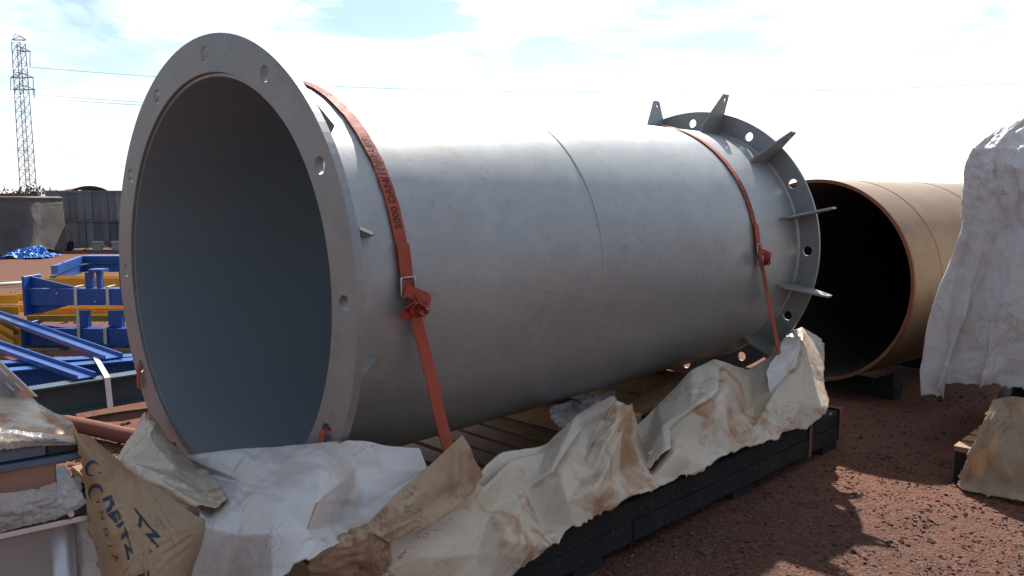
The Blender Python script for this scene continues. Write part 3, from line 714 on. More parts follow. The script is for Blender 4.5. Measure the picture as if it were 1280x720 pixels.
# saddle timbers and wedges on the deck
def timber(label, p, d1, l1, d2, l2, h, mat=None, nm='timber_block', cat='timber', tilt=0.0):
    o = MB().box(np.asarray(p), np.asarray(d1) * l1 + ZZ * tilt, np.asarray(d2) * l2, ZZ * h).build(nm, mat or M['chock'], None, bevel=.004)
    return tag(o, label, cat)
def deckp(al, side, z=.2475): q = C0 + A * al + EE * side; q[2] = z; return q
timber('pale saddle timber under the middle of the duct', deckp(1.95, -.75), A, .16, EE, 1.45, .165)
timber('saddle timber under the far end of the duct by the strap', deckp(3.02, -.75), A, .16, EE, 1.50, .165)
timber('saddle timber under the duct close to the front flange', deckp(.5, -.7), A, .14, EE, 1.3, .165)
timber('upright offcut of timber beside the clear film under the duct', S(683, 503, .62) * [1, 1, 0] + [0, 0, .2475], A, .05, EE, .22, .14)
timber('loose plank propped on the deck below the middle of the duct', deckp(2.30, .35, .30), A, .85, EE, .17, .035, None, 'loose_plank', 'plank', .07)
timber('short plank lying near the far strap anchor', deckp(3.22, .55, .34), A, .40, EE, .16, .03, None, 'loose_plank', 'plank', .05)

# ================================================================== RUSTY PIPE BEHIND
P2C = np.array([2.454, 6.413, 0.12 + 0.82]); y2 = 0.9025
A2 = np.array([math.sin(y2), math.cos(y2), 0]); E2 = np.array([math.cos(y2), -math.sin(y2), 0])
pipe2 = thing('rusty_pipe', 'large rusty bare steel pipe open towards the right behind the finned flange', 'pipe', P2C * [1, 1, 0] + [0, 0, .12])
def rev2(name, prof, mat, par, C_=P2C, A_=A2, E_=E2, seg=128):
    n = len(prof); vs = [C_ + A_ * al + r * (E_ * math.cos(2 * math.pi * i / seg) + ZZ * math.sin(2 * math.pi * i / seg)) for i in range(seg) for al, r in prof]
    fs = [(i * n + j, ((i + 1) % seg) * n + j, ((i + 1) % seg) * n + (j + 1) % n, i * n + (j + 1) % n) for i in range(seg) for j in range(n)]
    o = mk(name, vs, fs, mat, par, True); bm = bmesh.new(); bm.from_mesh(o.data); bmesh.ops.recalc_face_normals(bm, faces=bm.faces)
    for e in bm.edges:
        if len(e.link_faces) == 2 and e.calc_face_angle(0) > R(35): e.smooth = False
    bm.to_mesh(o.data); bm.free(); return o
s2 = rev2('shell', [(0.02, .803), (7, .803), (7, .82), (0.02, .82)], M['rust'], pipe2)
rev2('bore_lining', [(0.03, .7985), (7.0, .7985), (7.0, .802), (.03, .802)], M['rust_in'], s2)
rev2('end_ring', [(0, .796), (0.025, .796), (0.025, .8225), (0, .8225)], M['rust_edge'], pipe2)
for al in (.45, 1.55, 2.7): rev2('weld_seam', [(al, .818), (al + .006, .8235), (al + .012, .818)], M['rust_edge'], s2)
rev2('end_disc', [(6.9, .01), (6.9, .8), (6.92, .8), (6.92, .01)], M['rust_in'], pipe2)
for i, (al, lab) in enumerate(((.35, 'dark timber cradle under the mouth of the rusty pipe'), (1.7, 'dark timber cradle further along under the rusty pipe'), (4.2, 'dark timber cradle near the hidden end of the rusty pipe'))):
    cr_ = thing('timber_cradle', lab, 'cradle', (P2C + A2 * al) * [1, 1, 0])
    q = P2C + A2 * al; q = q * [1, 1, 0]
    slp = MB().box(q - E2 * .55, E2 * 1.1, A2 * .14, ZZ * .118).build('sleeper', M['black_wood'], cr_, bevel=.004)
    for s_ in (-1, 1):
        b0 = q + E2 * s_ * .34 + ZZ * .1185
        MB().prism([b0, b0 + E2 * s_ * .2, b0 + E2 * s_ * .2 + ZZ * .10], A2 * .12).build('wedge', M['black_wood'], slp)

# ================================================================== WRAPPING SHEETS ROUND THE DUCT SKID
B_r = [(458, 652), (515, 600), (577, 585), (604, 608), (640, 574), (690, 562), (735, 528), (775, 502), (800, 545), (832, 512), (870, 474), (905, 457), (945, 470), (975, 448), (1003, 414), (1030, 436)]
B_h = [(480, 745), (540, 745), (600, 738), (645, 716), (690, 682), (720, 660), (750, 642), (790, 620), (820, 609), (850, 597), (882, 583), (910, 567), (940, 556), (970, 549), (1000, 541), (1035, 514)]
B_s = [1.06, 1.05, 1.04, .98, .90, .86, .86, .84, .80, .84, .86, .86, .82, .86, .88, .98]
B_m1 = [.33, .3, .34, .25, .38, .3, .36, .30, .42, .28, .34, .3, .42, .33, .34, .33]
rows = []
hs = [1.14 + .008 * i for i in range(16)]
inner = []; rid = []; m1 = []; m2 = []; hem = []
dep1 = [.00, -.04, -.05, -.06, -.04, .05, .02, .06, -.07, -.02, .05, .06, -.05, .02, .03, 0]
dep2 = [.0, .03, .0, .05, -.04, .03, .06, -.05, .04, .05, -.03, .03, .05, -.02, .02, 0]
for i in range(16):
    r_, h_ = np.array(B_r[i], float), np.array(B_h[i], float)
    rid.append(S(*r_, B_s[i]))
    q = r_ + (h_ - r_) * B_m1[i]; m1.append(S(*q, B_s[i] + (hs[i] - B_s[i]) * .45 + dep1[i]))
    q = r_ + (h_ - r_) * (B_m1[i] + .36); m2.append(S(*q, B_s[i] + (hs[i] - B_s[i]) * .8 + dep2[i]))
    hem.append(S(*h_, hs[i] + .012))
    p = rid[-1] - EE * .12 + A * random.uniform(-.03, .03); p[2] = max(.30, p[2] - random.uniform(.16, .30)); inner.append(p)
rows = [inner, rid, m1, m2, hem]
def lin2(rows, k):
    P = np.array(rows, float); n = P.shape[1]; t = np.linspace(0, n - 1, (n - 1) * k + 1); i = np.minimum(t.astype(int), n - 2); f = (t - i)[None, :, None]
    return P[:, i] * (1 - f) + P[:, i + 1] * f
tB = sheet('torn_wrapping_sheet', rows, [M['cream_sheet'], M['tan_sheet']], 240, 66, .022, .05, 110, 11, .016, (c_floor(.02), c_duct, c_deck), .03, 22, .004, ('bot', 'right', 'left', 'top'), jag=.009, crum=(.017, .34), fac=True)
tag(tB, 'long crumpled cream wrapping sheet with rusty stains bunched along the near side of the duct', 'wrapping sheet')

rng_ = np.random.default_rng(77)
L2 = [[p - EE * .16 - ZZ * .22 for p in rid[3:]], [p - EE * .05 + ZZ * (.012 + .035 * rng_.random()) + A * rng_.uniform(-.03, .03) for p in rid[3:]], [p - EE * .045 + ZZ * .01 for p in m1[3:]], [p - EE * .05 for p in m2[3:]]]
t_ = sheet('inner_wrapping_sheet', L2, [M['offwhite_sheet'], M['tan_sheet']], 190, 50, .02, .05, 100, 171, .012, (c_floor(.02), c_duct, c_deck), .03, 18, .003, ('top', 'left', 'right', 'bot'), jag=.012, crum=(.012, .30), fac=True)
tag(t_, 'whiter inner layer of wrapping peeping over the long cream sheet', 'wrapping sheet')
P_ = [[S(458, 654, 1.14), S(500, 612, 1.08), S(540, 578, 1.07), S(577, 543, 1.04)], [S(466, 664, 1.17), S(510, 630, 1.14), S(552, 598, 1.09), S(586, 560, 1.06)],
      [S(474, 670, 1.18), S(522, 646, 1.15), S(566, 616, 1.10), S(595, 576, 1.08)], [S(484, 676, 1.17), S(535, 657, 1.16), S(576, 630, 1.12), S(603, 592, 1.09)]]
t_ = sheet('pointed_wrapping_flap', P_, [M['tan_sheet'], M['cream_sheet']], 70, 40, .02, .07, 60, 131, .006, (c_duct,), .03, 5, .003, ('bot',), jag=.005, crum=(.009, .12), fac=True)
tag(t_, 'stiff tan flap folded to a point beside the foot of the front strap', 'wrapping flap')
P_ = [[S(748, 528, .94), S(772, 500, .92), S(790, 508, .94)], [S(735, 552, .97), S(770, 530, 1.03), S(797, 535, .97)], [S(718, 580, 1.0), S(752, 565, 1.08), S(785, 572, 1.02)], [S(700, 612, 1.04), S(735, 604, 1.11), S(768, 602, 1.08)]]
t_ = sheet('rolled_wrapping_fold', P_, [M['cream_sheet'], M['tan_sheet']], 40, 60, .03, .06, 80, 141, .008, (c_duct,), .03, 6, .003, ('top', 'left'), jag=.010, crum=(.014, .14), fac=True)
tag(t_, 'rolled-up fold of cream sheet standing proud halfway along the skid', 'wrapping fold')
P_ = [[S(808, 566, 1.02), S(850, 535, 1.0), S(905, 522, .98), S(948, 520, .97)], [S(825, 580, 1.07), S(865, 556, 1.06), S(910, 545, 1.05), S(950, 535, 1.03)], [S(850, 594, 1.12), S(885, 582, 1.12), S(915, 568, 1.12), S(945, 552, 1.1)]]
t_ = sheet('white_wrapping_patch', P_, [M['white_sheet'], M['tan_sheet']], 70, 34, .05, .05, 80, 151, .010, (c_duct,), .03, 8, .003, ('top', 'bot', 'left', 'right'), jag=.014, crum=(.012, .14), fac=True)
tag(t_, 'ragged whitish piece of torn sheet near the far end of the skid', 'wrapping piece')
# white sheet lying over the front end of the skid
Atop = [F(197, 531, -.06), F(226, 568, -.05), F(280, 564, -.06), F(335, 559, -.07), F(395, 553, -.08), S(437, 549, .90), S(480, 557, .90), S(524, 560, .92)]
A1 = [F(208, 556, -.12), F(246, 592, -.12), F(292, 596, -.18), F(345, 592, -.20), F(400, 586, -.18), S(446, 582, .95), S(490, 586, .98), S(532, 588, .98)]
A2_ = [F(238, 592, -.22), F(268, 622, -.26), F(305, 630, -.32), F(350, 628, -.34), F(398, 626, -.28), S(440, 622, 1.02), S(480, 618, 1.02), S(524, 606, 1.03)]
A3 = [F(250, 640, -.38), F(262, 660, -.40), F(300, 668, -.42), F(340, 666, -.42), F(385, 662, -.34), S(425, 655, 1.05), S(458, 650, 1.06), S(490, 634, 1.05)]
A4 = [F(226, 735, -.47), F(232, 735, -.46), F(285, 735, -.47), F(338, 735, -.48), F(365, 705, -.42), F(400, 688, -.34), S(440, 668, 1.09), S(466, 655, 1.09)]
tA = sheet('white_wrapping_sheet', [Atop, A1, A2_, A3, A4], [M['white_sheet'], M['tan_sheet']], 130, 74, .035, .045, 100, 23, .012, (c_floor(.02), c_duct), .03, 10, .004, ('bot', 'left'), jag=.008, crum=(.020, .30), fac=True)
tag(tA, 'white wrapping sheet with dark scratches draped before the mouth of the duct', 'wrapping sheet')
# rolled tan hem under the white sheet
H0 = [S(380, 690, 1.10), S(420, 668, 1.11), S(460, 652, 1.12), S(480, 655, 1.10)]
H1 = [S(392, 684, 1.14), S(430, 672, 1.16), S(466, 664, 1.16), S(486, 668, 1.13)]
H2 = [S(385, 706, 1.13), S(430, 702, 1.15), S(470, 700, 1.15), S(490, 705, 1.12)]
H3 = [S(400, 735, 1.06), S(440, 735, 1.08), S(480, 740, 1.08), S(500, 745, 1.06)]
tH = sheet('tan_wrapping_flap', [H0, H1, H2, H3], [M['tan_sheet'], M['tan_sheet']], 46, 40, .05, .04, 80, 41, .01, (c_floor(.02),), .03, 6, .004, ('bot',))
tag(tH, 'torn tan flap folded under the lower edge of the white sheet', 'wrapping flap')
# cream peak at the left of the flange
Cc = [[F(183, 514, -.06), F(187, 515, -.055), F(191, 522, -.05), F(196, 531, -.05)],
      [F(166, 541, -.16), F(184, 545, -.18), F(206, 549, -.13), F(222, 560, -.07)],
      [F(145, 574, -.26), F(180, 582, -.28), F(222, 586, -.24), F(250, 586, -.12)],
      [F(176, 604, -.34), F(206, 604, -.36), F(240, 606, -.30), F(270, 601, -.22)],
      [F(236, 632, -.36), F(250, 634, -.38), F(268, 634, -.36), F(284, 624, -.30)]]
tC = sheet('peaked_wrapping_sheet', Cc, [M['cream_sheet'], M['tan_sheet']], 56, 60, .03, .05, 90, 31, .008, (c_floor(.02),), .03, 7, .003, ('left', 'bot'), jag=.006, crum=(.014, .16), fac=True)
tag(tC, 'cream sheet drawn up to a lit peak at the lower left of the front flange', 'wrapping sheet')
# white bundle by the far strap
Fs = [[S(985, 412, .80), S(1002, 408, .82), S(1014, 414, .84), S(1026, 424, .86)], [S(975, 432, .90), S(996, 430, .95), S(1010, 432, .97), S(1030, 437, .93)],
      [S(958, 462, .97), S(982, 458, 1.02), S(1000, 450, 1.02), S(1026, 452, 1.0)], [S(962, 500, 1.05), S(985, 490, 1.08), S(1003, 478, 1.07), S(1020, 470, 1.05)]]
tF = sheet('crumpled_white_sheet', Fs, [M['white_sheet'], M['cream_sheet']], 50, 46, .03, .05, 90, 53, .010, (c_duct, c_deck), .02, 6, .003, ('top', 'right', 'left'), jag=.008, crum=(.014, .12), fac=True)
tag(tF, 'crumpled white scrap of sheet standing up beside the far strap', 'wrapping sheet')
# clear film lying on the boards under the duct
Fm = [[S(690, 500, .35), S(725, 492, .35), S(770, 485, .35)], [S(688, 515, .5), S(728, 512, .55), S(765, 505, .5)], [S(700, 532, .68), S(730, 536, .72), S(762, 530, .70)]]
for r_ in Fm:
    for p in r_: p[2] = max(.27, p[2])
tM = sheet('clear_film', Fm, [M['film']], 40, 30, .10, .05, 70, 61, .012, (c_floor(.252), c_duct), .02, 7, .002)
tag(tM, 'crumpled clear plastic film on the boards under the duct', 'plastic film')

# ================================================================== RIGHT LOAD
RC = np.array([2.53, 4.37, 0.0])
rskid = thing('wooden_skid', 'black ended wooden skid under the silver wrapped load at the right', 'skid', RC)
def rb(a0, a1, e0, e1, z0, z1, nm, mat):
    return MB().box(RC + A * a0 + EE * e0 + ZZ * z0, A * (a1 - a0), EE * (e1 - e0), ZZ * (z1 - z0)).build(nm, mat, rskid, bevel=.004)
rb(0, .12, 0, 1.3, -.01, .17, 'beam', M['black_wood']); rb(1.2, 1.32, 0, 1.3, -.01, .17, 'beam', M['black_wood']); rb(2.3, 2.42, 0, 1.3, -.01, .17, 'beam', M['black_wood'])
for i in range(15):
    if i: ob = bpy.data.objects.new('deck_board', rbm); COL.objects.link(ob); ob.parent = rskid; ob.matrix_parent_inverse = Matrix.Translation(-rskid.location)
    else: ob = MB().box((0, 0, 0), A * .125, EE * 1.3, ZZ * .03).build('deck_board', M['board'], rskid); rbm = ob.data
    ob.location = Vector(RC + A * (.002 + .163 * i) + EE * random.uniform(-.01, .01) + ZZ * .1715)
# the load itself: a cylindrical vessel standing on the skid, hidden under the sheet
core = thing('wrapped_vessel', 'dark load standing on the right skid, seen only below the silver sheet', 'machine part', RC + A * 1.45 + EE * .55)
def vert(name, c, prof, mat, par, seg=40):
    n = len(prof); vs = [c + np.array([r * math.cos(2 * math.pi * i / seg), r * math.sin(2 * math.pi * i / seg), z]) for i in range(seg) for z, r in prof]
    fs = [(i * n + j, ((i + 1) % seg) * n + j, ((i + 1) % seg) * n + j + 1, i * n + j + 1) for i in range(seg) for j in range(n - 1)]
    return mk(name, vs, fs, mat, par, True)
cc_ = RC + A * 1.50 + EE * .55
vert('body', cc_, [(.2025, .001), (.2025, .56), (1.75, .56), (1.95, .40), (2.02, .001)], M['darkgreen'], core)
vert('base_ring', cc_, [(.203, .565), (.203, .64), (.24, .64), (.24, .565)], M['teal'], core)
# silver sheet: columns run round from the far left side past the near left corner to the right
L_px = [(1340, 104, 5.3), (1276, 148, 5.25), (1238, 170, 5.2), (1214, 190, 5.15), (1203, 214, 5.15), (1197, 245, 5.15), (1193, 285, 5.15), (1177, 340, 5.15), (1161, 400, 5.15), (1150, 460, 5.15), (1145, 493, 5.15)]
corner = [YP(x, y, d) for x, y, d in L_px]
rowsE = []
for k, p in enumerate(corner):
    f = min(1.0, k / 5.0)                       # 0 at the crown, 1 on the upright faces
    g = max(0.0, (k - 2) / 8.0)                  # pleats deepen towards the hem
    row = [p + A * (.5 + 1.5 * f) + EE * .25, p + A * (.3 + .9 * f) + EE * .04, p + A * (.15 + .35 * f) - EE * .02, p + A * .14 * f + A * .03]
    for j, (e_, d_) in enumerate(((.03, .01), (.10, -.012), (.19, .04), (.23, -.02), (.34, .006), (.38, .03), (.50, -.02), (.62, -.03), (.80, .03), (1.05, -.02), (1.35, .03))):
        e2 = e_ * (.30 + .70 * f) + (.035 * math.sin(k * 1.3 + j * 2.1) + .10 * (k / 10 - .5) * math.sin(j * 1.7)) * g
        row.append(p + EE * e2 - A * (d_ * (.25 + .9 * g) + .03) + ZZ * ((.08 * (1 - abs(e_ - .6)) * (1 - f)) + (.035 * min(j, 4) if k >= 9 else 0)))
    rowsE.append(row)
def c_core(X):
    d = X[..., :2] - cc_[:2]; r = np.linalg.norm(d, axis=2) + 1e-9; m = (r < .59) & (X[..., 2] < 1.85)
    X[..., :2][m] += d[m] * (.59 / r[m] - 1)[:, None]
tE = sheet('silver_wrapping_sheet', rowsE, [M['silver_sheet'], M['silver_sheet']], 160, 130, .018, .05, 110, 71, .02, (c_core, c_floor(.22)), .025, 9, .004, ('bot',), jag=.02, crum=(.036, .20, 1.15), fac=True)
tag(tE, 'silver-white crinkled sheet shrouding the tall load at the right edge', 'wrapping sheet')
# tan flap hanging off the right skid to the ground
pf = RC - A * .03
def FR(x, y, k=0.0): return PLN(x, y, pf - A * k, A)
Fl = [[FR(1240, 500, -.10), FR(1254, 496, -.10), FR(1266, 494, -.10), FR(1300, 500, -.10)],
      [FR(1230, 526, -.03), FR(1246, 522, -.02), FR(1264, 524, -.02), FR(1310, 545, -.02)],
      [FR(1212, 565, .03), FR(1240, 562, .05), FR(1270, 566, .04), FR(1320, 590, .03)],
      [FR(1200, 596, .06), FR(1232, 604, .09), FR(1268, 606, .08), FR(1325, 622, .06)],
      [FR(1194, 620, .10), FR(1228, 631, .12), FR(1262, 634, .13), FR(1330, 652, .10)]]
for r_ in Fl:
    for p in r_: p[2] = max(.012, p[2])
tG = sheet('tan_wrapping_flap', Fl, [M['tan_sheet'], M['tan_sheet']], 70, 70, .035, .05, 90, 83, .010, (c_floor(.010),), .03, 8, .003, ('bot', 'left'), jag=.008, crum=(.016, .22), fac=True)
tag(tG, 'glossy tan flap of sheet hanging to the ground from the right-hand skid', 'wrapping flap')
o = MB()
pp = [FR(1262, 497, -.16), FR(1256, 508, -.12), FR(1251, 520, -.10), FR(1246, 534, -.12)]
pp = crom(np.array(pp), 14, 0); v = []
for x in pp: v += [x - EE * .022, x + EE * .022, x + EE * .022 - A * .006, x - EE * .022 - A * .006]
o.add(v, [(i * 4 + j, i * 4 + (j + 1) % 4, i * 4 + 4 + (j + 1) % 4, i * 4 + 4 + j) for i in range(13) for j in range(4)] + [(0, 1, 2, 3), tuple(range(52, 56))])
tag(o.build('tie_webbing', M['strap']), 'bit of orange webbing showing under the hem of the silver sheet', 'strap')

# ================================================================== LEFT FOREGROUND LOAD
yl = R(52); AL = np.array([math.sin(yl), math.cos(yl), 0]); EL = np.array([math.cos(yl), -math.sin(yl), 0]); LP = G(108, 562, .99)
def PL(x, y, k=0.0): return PLN(x, y, LP + EL * k, EL)
mf = thing('machine_frame', 'dark steel frame with grey panel on the left-hand load in the foreground', 'machine frame', LP * [1, 1, 0])
def lbox(x0, x1, z0, z1, k0, k1, nm, mat, bev=.003, par=mf):
    """x along the load (0 = right end, negative to the left), k depth away from the viewer"""
    b = MB().box(LP * [1, 1, 0] + AL * x0 - EL * k0 + ZZ * z0, AL * (x1 - x0), -EL * (k1 - k0), ZZ * (z1 - z0)); return b.build(nm, mat, par, bevel=bev)
def zl(x, y): return PL(x, y)[2]
zt0, zt1 = zl(96, 550), zl(100, 564)
def xl(x, y): return (PL(x, y) - LP) @ AL
lbox(-3, xl(58, 565), zt1 + .004, zt0, .0, .30, 'top_rail', M['steelblue'])
lbox(xl(58, 565) + .002, xl(98, 560), zt1 + .002, zt0 + .002, .0, .28, 'end_block', M['darkgreen'])
zr = zl(103, 572)
lbox(-3, xl(101, 565), zr, zt1, -.012, .30, 'rim_strip', M['steelblue'])
zp = zl(105, 627)
lbox(-3, xl(72, 590), zp + .004, zr - .002, .02, .24, 'wrapped_panel', M['orange_board'])
zg = zl(108, 641)
lrail = lbox(-3, xl(110, 632), zg + .004, zp, -.02, .34, 'lower_rail', M['darkgreen'])
lbox(-3, xl(110, 640), zg - .012, zg + .002, -.024, .34, 'rail_lip', M['silver'], par=lrail)
spn = lbox(-3, xl(76, 670), .12, zg - .03, .03, .06, 'side_panel', M['grey_paint'])
MB().tube([LP * [1, 1, 0] + AL * (xl(80, 670)) - EL * .05 + ZZ * .12, LP * [1, 1, 0] + AL * (xl(80, 670)) - EL * .05 + ZZ * (zg - .02)], .032, 16).build('rounded_edge', M['silver'], spn, True)
for x in (-2.6, -1.0, -.14): lbox(x, x + .08, -.01, zg - .014, .12, .2, 'leg', M['darkgreen'])
lbox(-3, -.02, .05, .12, .03, .3, 'bottom_rail', M['darkgreen'])
# bolt on the dark rail
bp = PL(88, 641, .022)
MB().tube([bp + EL * .002, bp + EL * .012], .007, 8).build('bolt', M['silver'], lrail)
# perforated tray seen above the covering sheet
tray = thing('perforated_tray', 'pale slotted metal tray edge lying on top of the left load', 'cable tray', PL(30, 470, -.45))
kq = -.30
ta, tb = PL(46, 496, kq), PL(-60, 395, kq)
td = (tb - ta); tl = np.linalg.norm(td); td /= tl; wv_ = -EL * .8 - AL * .3; wv_ -= td * (wv_ @ td); wv_ /= np.linalg.norm(wv_); nv_ = np.cross(td, wv_)
if nv_[2] < 0: nv_ = -nv_
def slotted(o, d, L_, w, W_, n, th, pitch):
    bm = bmesh.new(); ed = []
    def lp(c):
        vs = [bm.verts.new((x, y, 0)) for x, y in c]
        for i in range(len(vs)): ed.append(bm.edges.new((vs[i], vs[(i + 1) % len(vs)])))
    lp([(0, 0), (L_, 0), (L_, W_), (0, W_)])
    x = .03
    while x < L_ - .04:
        for y in (W_ * .28, W_ * .68):
            lp([(x, y - .005), (x + .024, y - .005), (x + .029, y), (x + .024, y + .005), (x, y + .005), (x - .005, y)])
        x += pitch
    bmesh.ops.triangle_fill(bm, use_beauty=True, edges=ed)
    ret = bmesh.ops.extrude_face_region(bm, geom=list(bm.faces))
    for v in [g for g in ret['geom'] if isinstance(g, bmesh.types.BMVert)]: v.co.z = th
    for v in bm.verts: v.co = Vector(o + d * v.co.x + w * v.co.y + n * v.co.z)
    bmesh.ops.recalc_face_normals(bm, faces=bm.faces); me = bpy.data.meshes.new('tray'); bm.to_mesh(me); bm.free(); return me
put('slotted_plate', slotted(ta, td, tl, wv_, .16, nv_, .003, .055), M['silver'], tray)
MB().box(ta + wv_ * .161, td * tl, wv_ * .003, -nv_ * .05).build('folded_lip', M['silver'], tray)
# sheet over the top of the load
T = [[PL(-60, 470, -.34), PL(0, 490, -.34), PL(40, 500, -.30), PL(75, 522, -.22), PL(100, 545, -.10)],
     [PL(-60, 500, -.20), PL(0, 512, -.20), PL(45, 514, -.18), PL(85, 532, -.12), PL(106, 552, -.05)],
     [PL(-60, 532, -.06), PL(0, 532, -.05), PL(50, 534, -.04), PL(92, 541, -.02), PL(108, 556, .0)],
     [PL(-60, 556, .015), PL(0, 549, .02), PL(50, 548, .02), PL(92, 549, .02), PL(108, 560, .02)]]
t_ = sheet('covering_sheet', T, [M['cream_sheet'], M['tan_sheet']], 80, 46, .03, .06, 80, 91, .008, (), .03, 8, .003, ('bot',), jag=.006)
tag(t_, 'cream tan sheet rumpled over the top of the left-hand load', 'wrapping sheet')
Tf = [[PL(-60, 538, .035), PL(0, 535, .035), PL(45, 536, .035), PL(90, 540, .035)], [PL(-60, 550, .045), PL(0, 546, .045), PL(45, 545, .045), PL(93, 546, .04)], [PL(-60, 562, .035), PL(0, 557, .035), PL(45, 553, .035), PL(93, 550, .035)]]
t_ = sheet('clear_film', Tf, [M['film']], 60, 16, .07, .05, 60, 93, .006, (), .02, 10, .0015)
tag(t_, 'band of crinkled clear film along the top edge of the left load', 'plastic film')
Tf = [[PL(-60, 612, .02), PL(0, 612, .02), PL(50, 604, .02), PL(100, 590, .02)], [PL(-60, 640, .035), PL(0, 636, .035), PL(50, 628, .035), PL(102, 610, .03)], [PL(-60, 676, .03), PL(0, 660, .03), PL(50, 644, .03), PL(104, 626, .03)]]
t_ = sheet('clear_film', Tf, [M['film']], 60, 26, .09, .05, 60, 94, .008, (), .02, 10, .0015)
tag(t_, 'crumpled clear film bunched over the dark lower rail of the left load', 'plastic film')
# silver-white foil hanging below the rail
Wf = [[PL(78, 655, -.06), PL(95, 648, -.05), PL(112, 640, -.03)], [PL(84, 690, -.07), PL(104, 685, -.04), PL(120, 680, -.02)], [PL(92, 740, -.06), PL(112, 738, -.02), PL(130, 735, .0)], [PL(96, 830, -.06), PL(118, 830, -.02), PL(136, 830, .0)]]
t_ = sheet('white_foil_sheet', Wf, [M['white_sheet'], M['white_sheet']], 30, 50, .03, .05, 60, 97, .006, (), .03, 5, .002)
tag(t_, 'bright white sheet hanging beside the grey panel at the lower left', 'wrapping sheet')
# the printed tan sheet slung from the load towards the duct skid
D = [[PL(92, 536, .02), PL(106, 540, -.02), PL(116, 545, -.08), PL(128, 556, -.18)],
     [PL(100, 562, .03), PL(118, 568, .03), PL(140, 574, -.02), PL(160, 587, -.18)],
     [PL(105, 605, .04), PL(132, 606, .06), PL(166, 604, -.06), PL(200, 609, -.22)],
     [PL(113, 655, .05), PL(146, 652, .09), PL(186, 644, -.05), PL(240, 640, -.26)],
     [PL(126, 712, .06), PL(158, 704, .10), PL(200, 690, -.02), PL(256, 655, -.27)],
     [PL(138, 790, .05), PL(172, 780, .10), PL(206, 770, .02), PL(236, 735, -.20)],
     [PL(150, 900, .05), PL(180, 890, .08), PL(206, 880, .02), PL(226, 850, -.14)]]
tD = sheet('printed_wrapping_sheet', D, [M['tan_sheet'], M['tan_sheet']], 64, 110, .016, .09, 80, 101, .006, (c_floor(.02),), .04, 6, .003, ('left',), jag=.006, crum=(.006, .20))
tag(tD, 'tan sheet printed with dark blue REITZ lettering slung down from the left load', 'printed sheet')
XD = SHEETS[tD.name]
def inv_uv(px, py):
    """sheet coordinates of the point of the hung sheet nearest to a sight line"""
    d = ray(px, py); d = d / np.linalg.norm(d); w = XD - O0; t = w @ d; r = np.linalg.norm(w - t[..., None] * d, axis=2)
    j, i = np.unravel_index(r.argmin(), r.shape); return XD[j, i], normals(XD)[j, i]
def dprint(body, p0, p1, size, mat, shear=0.0, logo=None):
    a, n = inv_uv(*p0); b, _ = inv_uv(*p1); ex = b - a; L_ = np.linalg.norm(ex); ex /= L_
    if n @ (O0 - a) < 0: n = -n
    ey = np.cross(n, ex); ey /= np.linalg.norm(ey)
    if logo is not None: v, f = logo
    else: v, f = flat_text(body, size, .024)
    k = L_ / (v[:, 0].max() - min(0, v[:, 0].min())) if L_ > 0 else 1
    k2 = k if size is None else 1.0
    pts = [a + ex * x * k + ey * y * k2 for x, y in v]
    # settle every vertex on the hung surface along the sheet normal
    flat = XD.reshape(-1, 3); nn = normals(XD).reshape(-1, 3); out = []
    for p in pts:
        dd = ((flat - p) ** 2).sum(1); i = dd.argmin(); m = nn[i] if nn[i] @ (O0 - flat[i]) > 0 else -nn[i]
        p = p - m * ((p - flat[i]) @ m) + m * .0035; out.append(p)
    return mk('lettering', out, f, mat, tD)
dprint('REITZ', (128, 621), (159, 700), .056, M['ink'])
dprint('I  N  D  I  A', (121, 625), (146, 702), .013, M['ink_small'])
def crescent(r0, r1, q0, q1, off, n=22):
    v = []; 
    for i in range(n + 1):
        q = R(q0 + (q1 - q0) * i / n); w = math.sin(math.pi * (i / n) ** .55) * (r1 - r0) + .003
        v += [(r0 * math.cos(q) + off, r0 * math.sin(q)), ((r0 + w) * math.cos(q) + off, (r0 + w) * math.sin(q))]
    v = np.array(v); v[:, 0] -= v[:, 0].min()
    return v, [(2 * i, 2 * i + 1, 2 * i + 3, 2 * i + 2) for i in range(n)]
dprint('', (110, 578), (126, 590), None, M['ink'], logo=crescent(.03, .046, 70, 350, 0))
dprint('', (116, 606), (122, 621), None, M['ink'], logo=crescent(.03, .044, 80, 290, 0))
dprint('TZ', (166, 650), (198, 686), .050, M['ink'])
dprint('TZ', (188, 712), (166, 722), .040, M['ink'])
dprint('A', (186, 694), (190, 690), .016, M['ink_small'])
# ground-level red timber behind
o = MB().tube(crom(np.array([G(80, 528, .06), G(120, 536, .06), G(160, 545, .06), G(230, 556, .06)]), 16, 0), .055, 7)
tag(o.build('red_timber', M['clay'], None, True), 'reddish brown round timber lying on the ground left of the duct', 'timber')

# ================================================================== BLUE STEEL FRAMES
def ibeam(P, Q, h, w, mat, nm, par, tf=.014, tw=.01, lip=None):
    P, Q = np.asarray(P, float), np.asarray(Q, float); d = Q - P; L_ = np.linalg.norm(d); d /= L_
    sx = np.cross(d, ZZ); sx /= np.linalg.norm(sx); up = np.cross(sx, d)
    b = MB()
    pr = [(-w / 2, 0), (w / 2, 0), (w / 2, tf), (tw / 2, tf), (tw / 2, h - tf), (w / 2, h - tf), (w / 2, h), (-w / 2, h), (-w / 2, h - tf), (-tw / 2, h - tf), (-tw / 2, tf), (-w / 2, tf)]
    b.prism([P + sx * x + up * y for x, y in pr], Q - P); return b.build(nm, mat, par)
def ext(p, q, k0, k1): p, q = np.asarray(p), np.asarray(q); d = q - p; return p - d * k0, q + d * k1
g1 = ext(G(45, 484, .275), G(170, 465, .275), .9, 1.6); g2 = ext(G(18, 461, .275), G(160, 449, .275), .6, 1.2); g3 = ext(G(10, 452, .275), G(160, 444, .275), .6, 1.0)
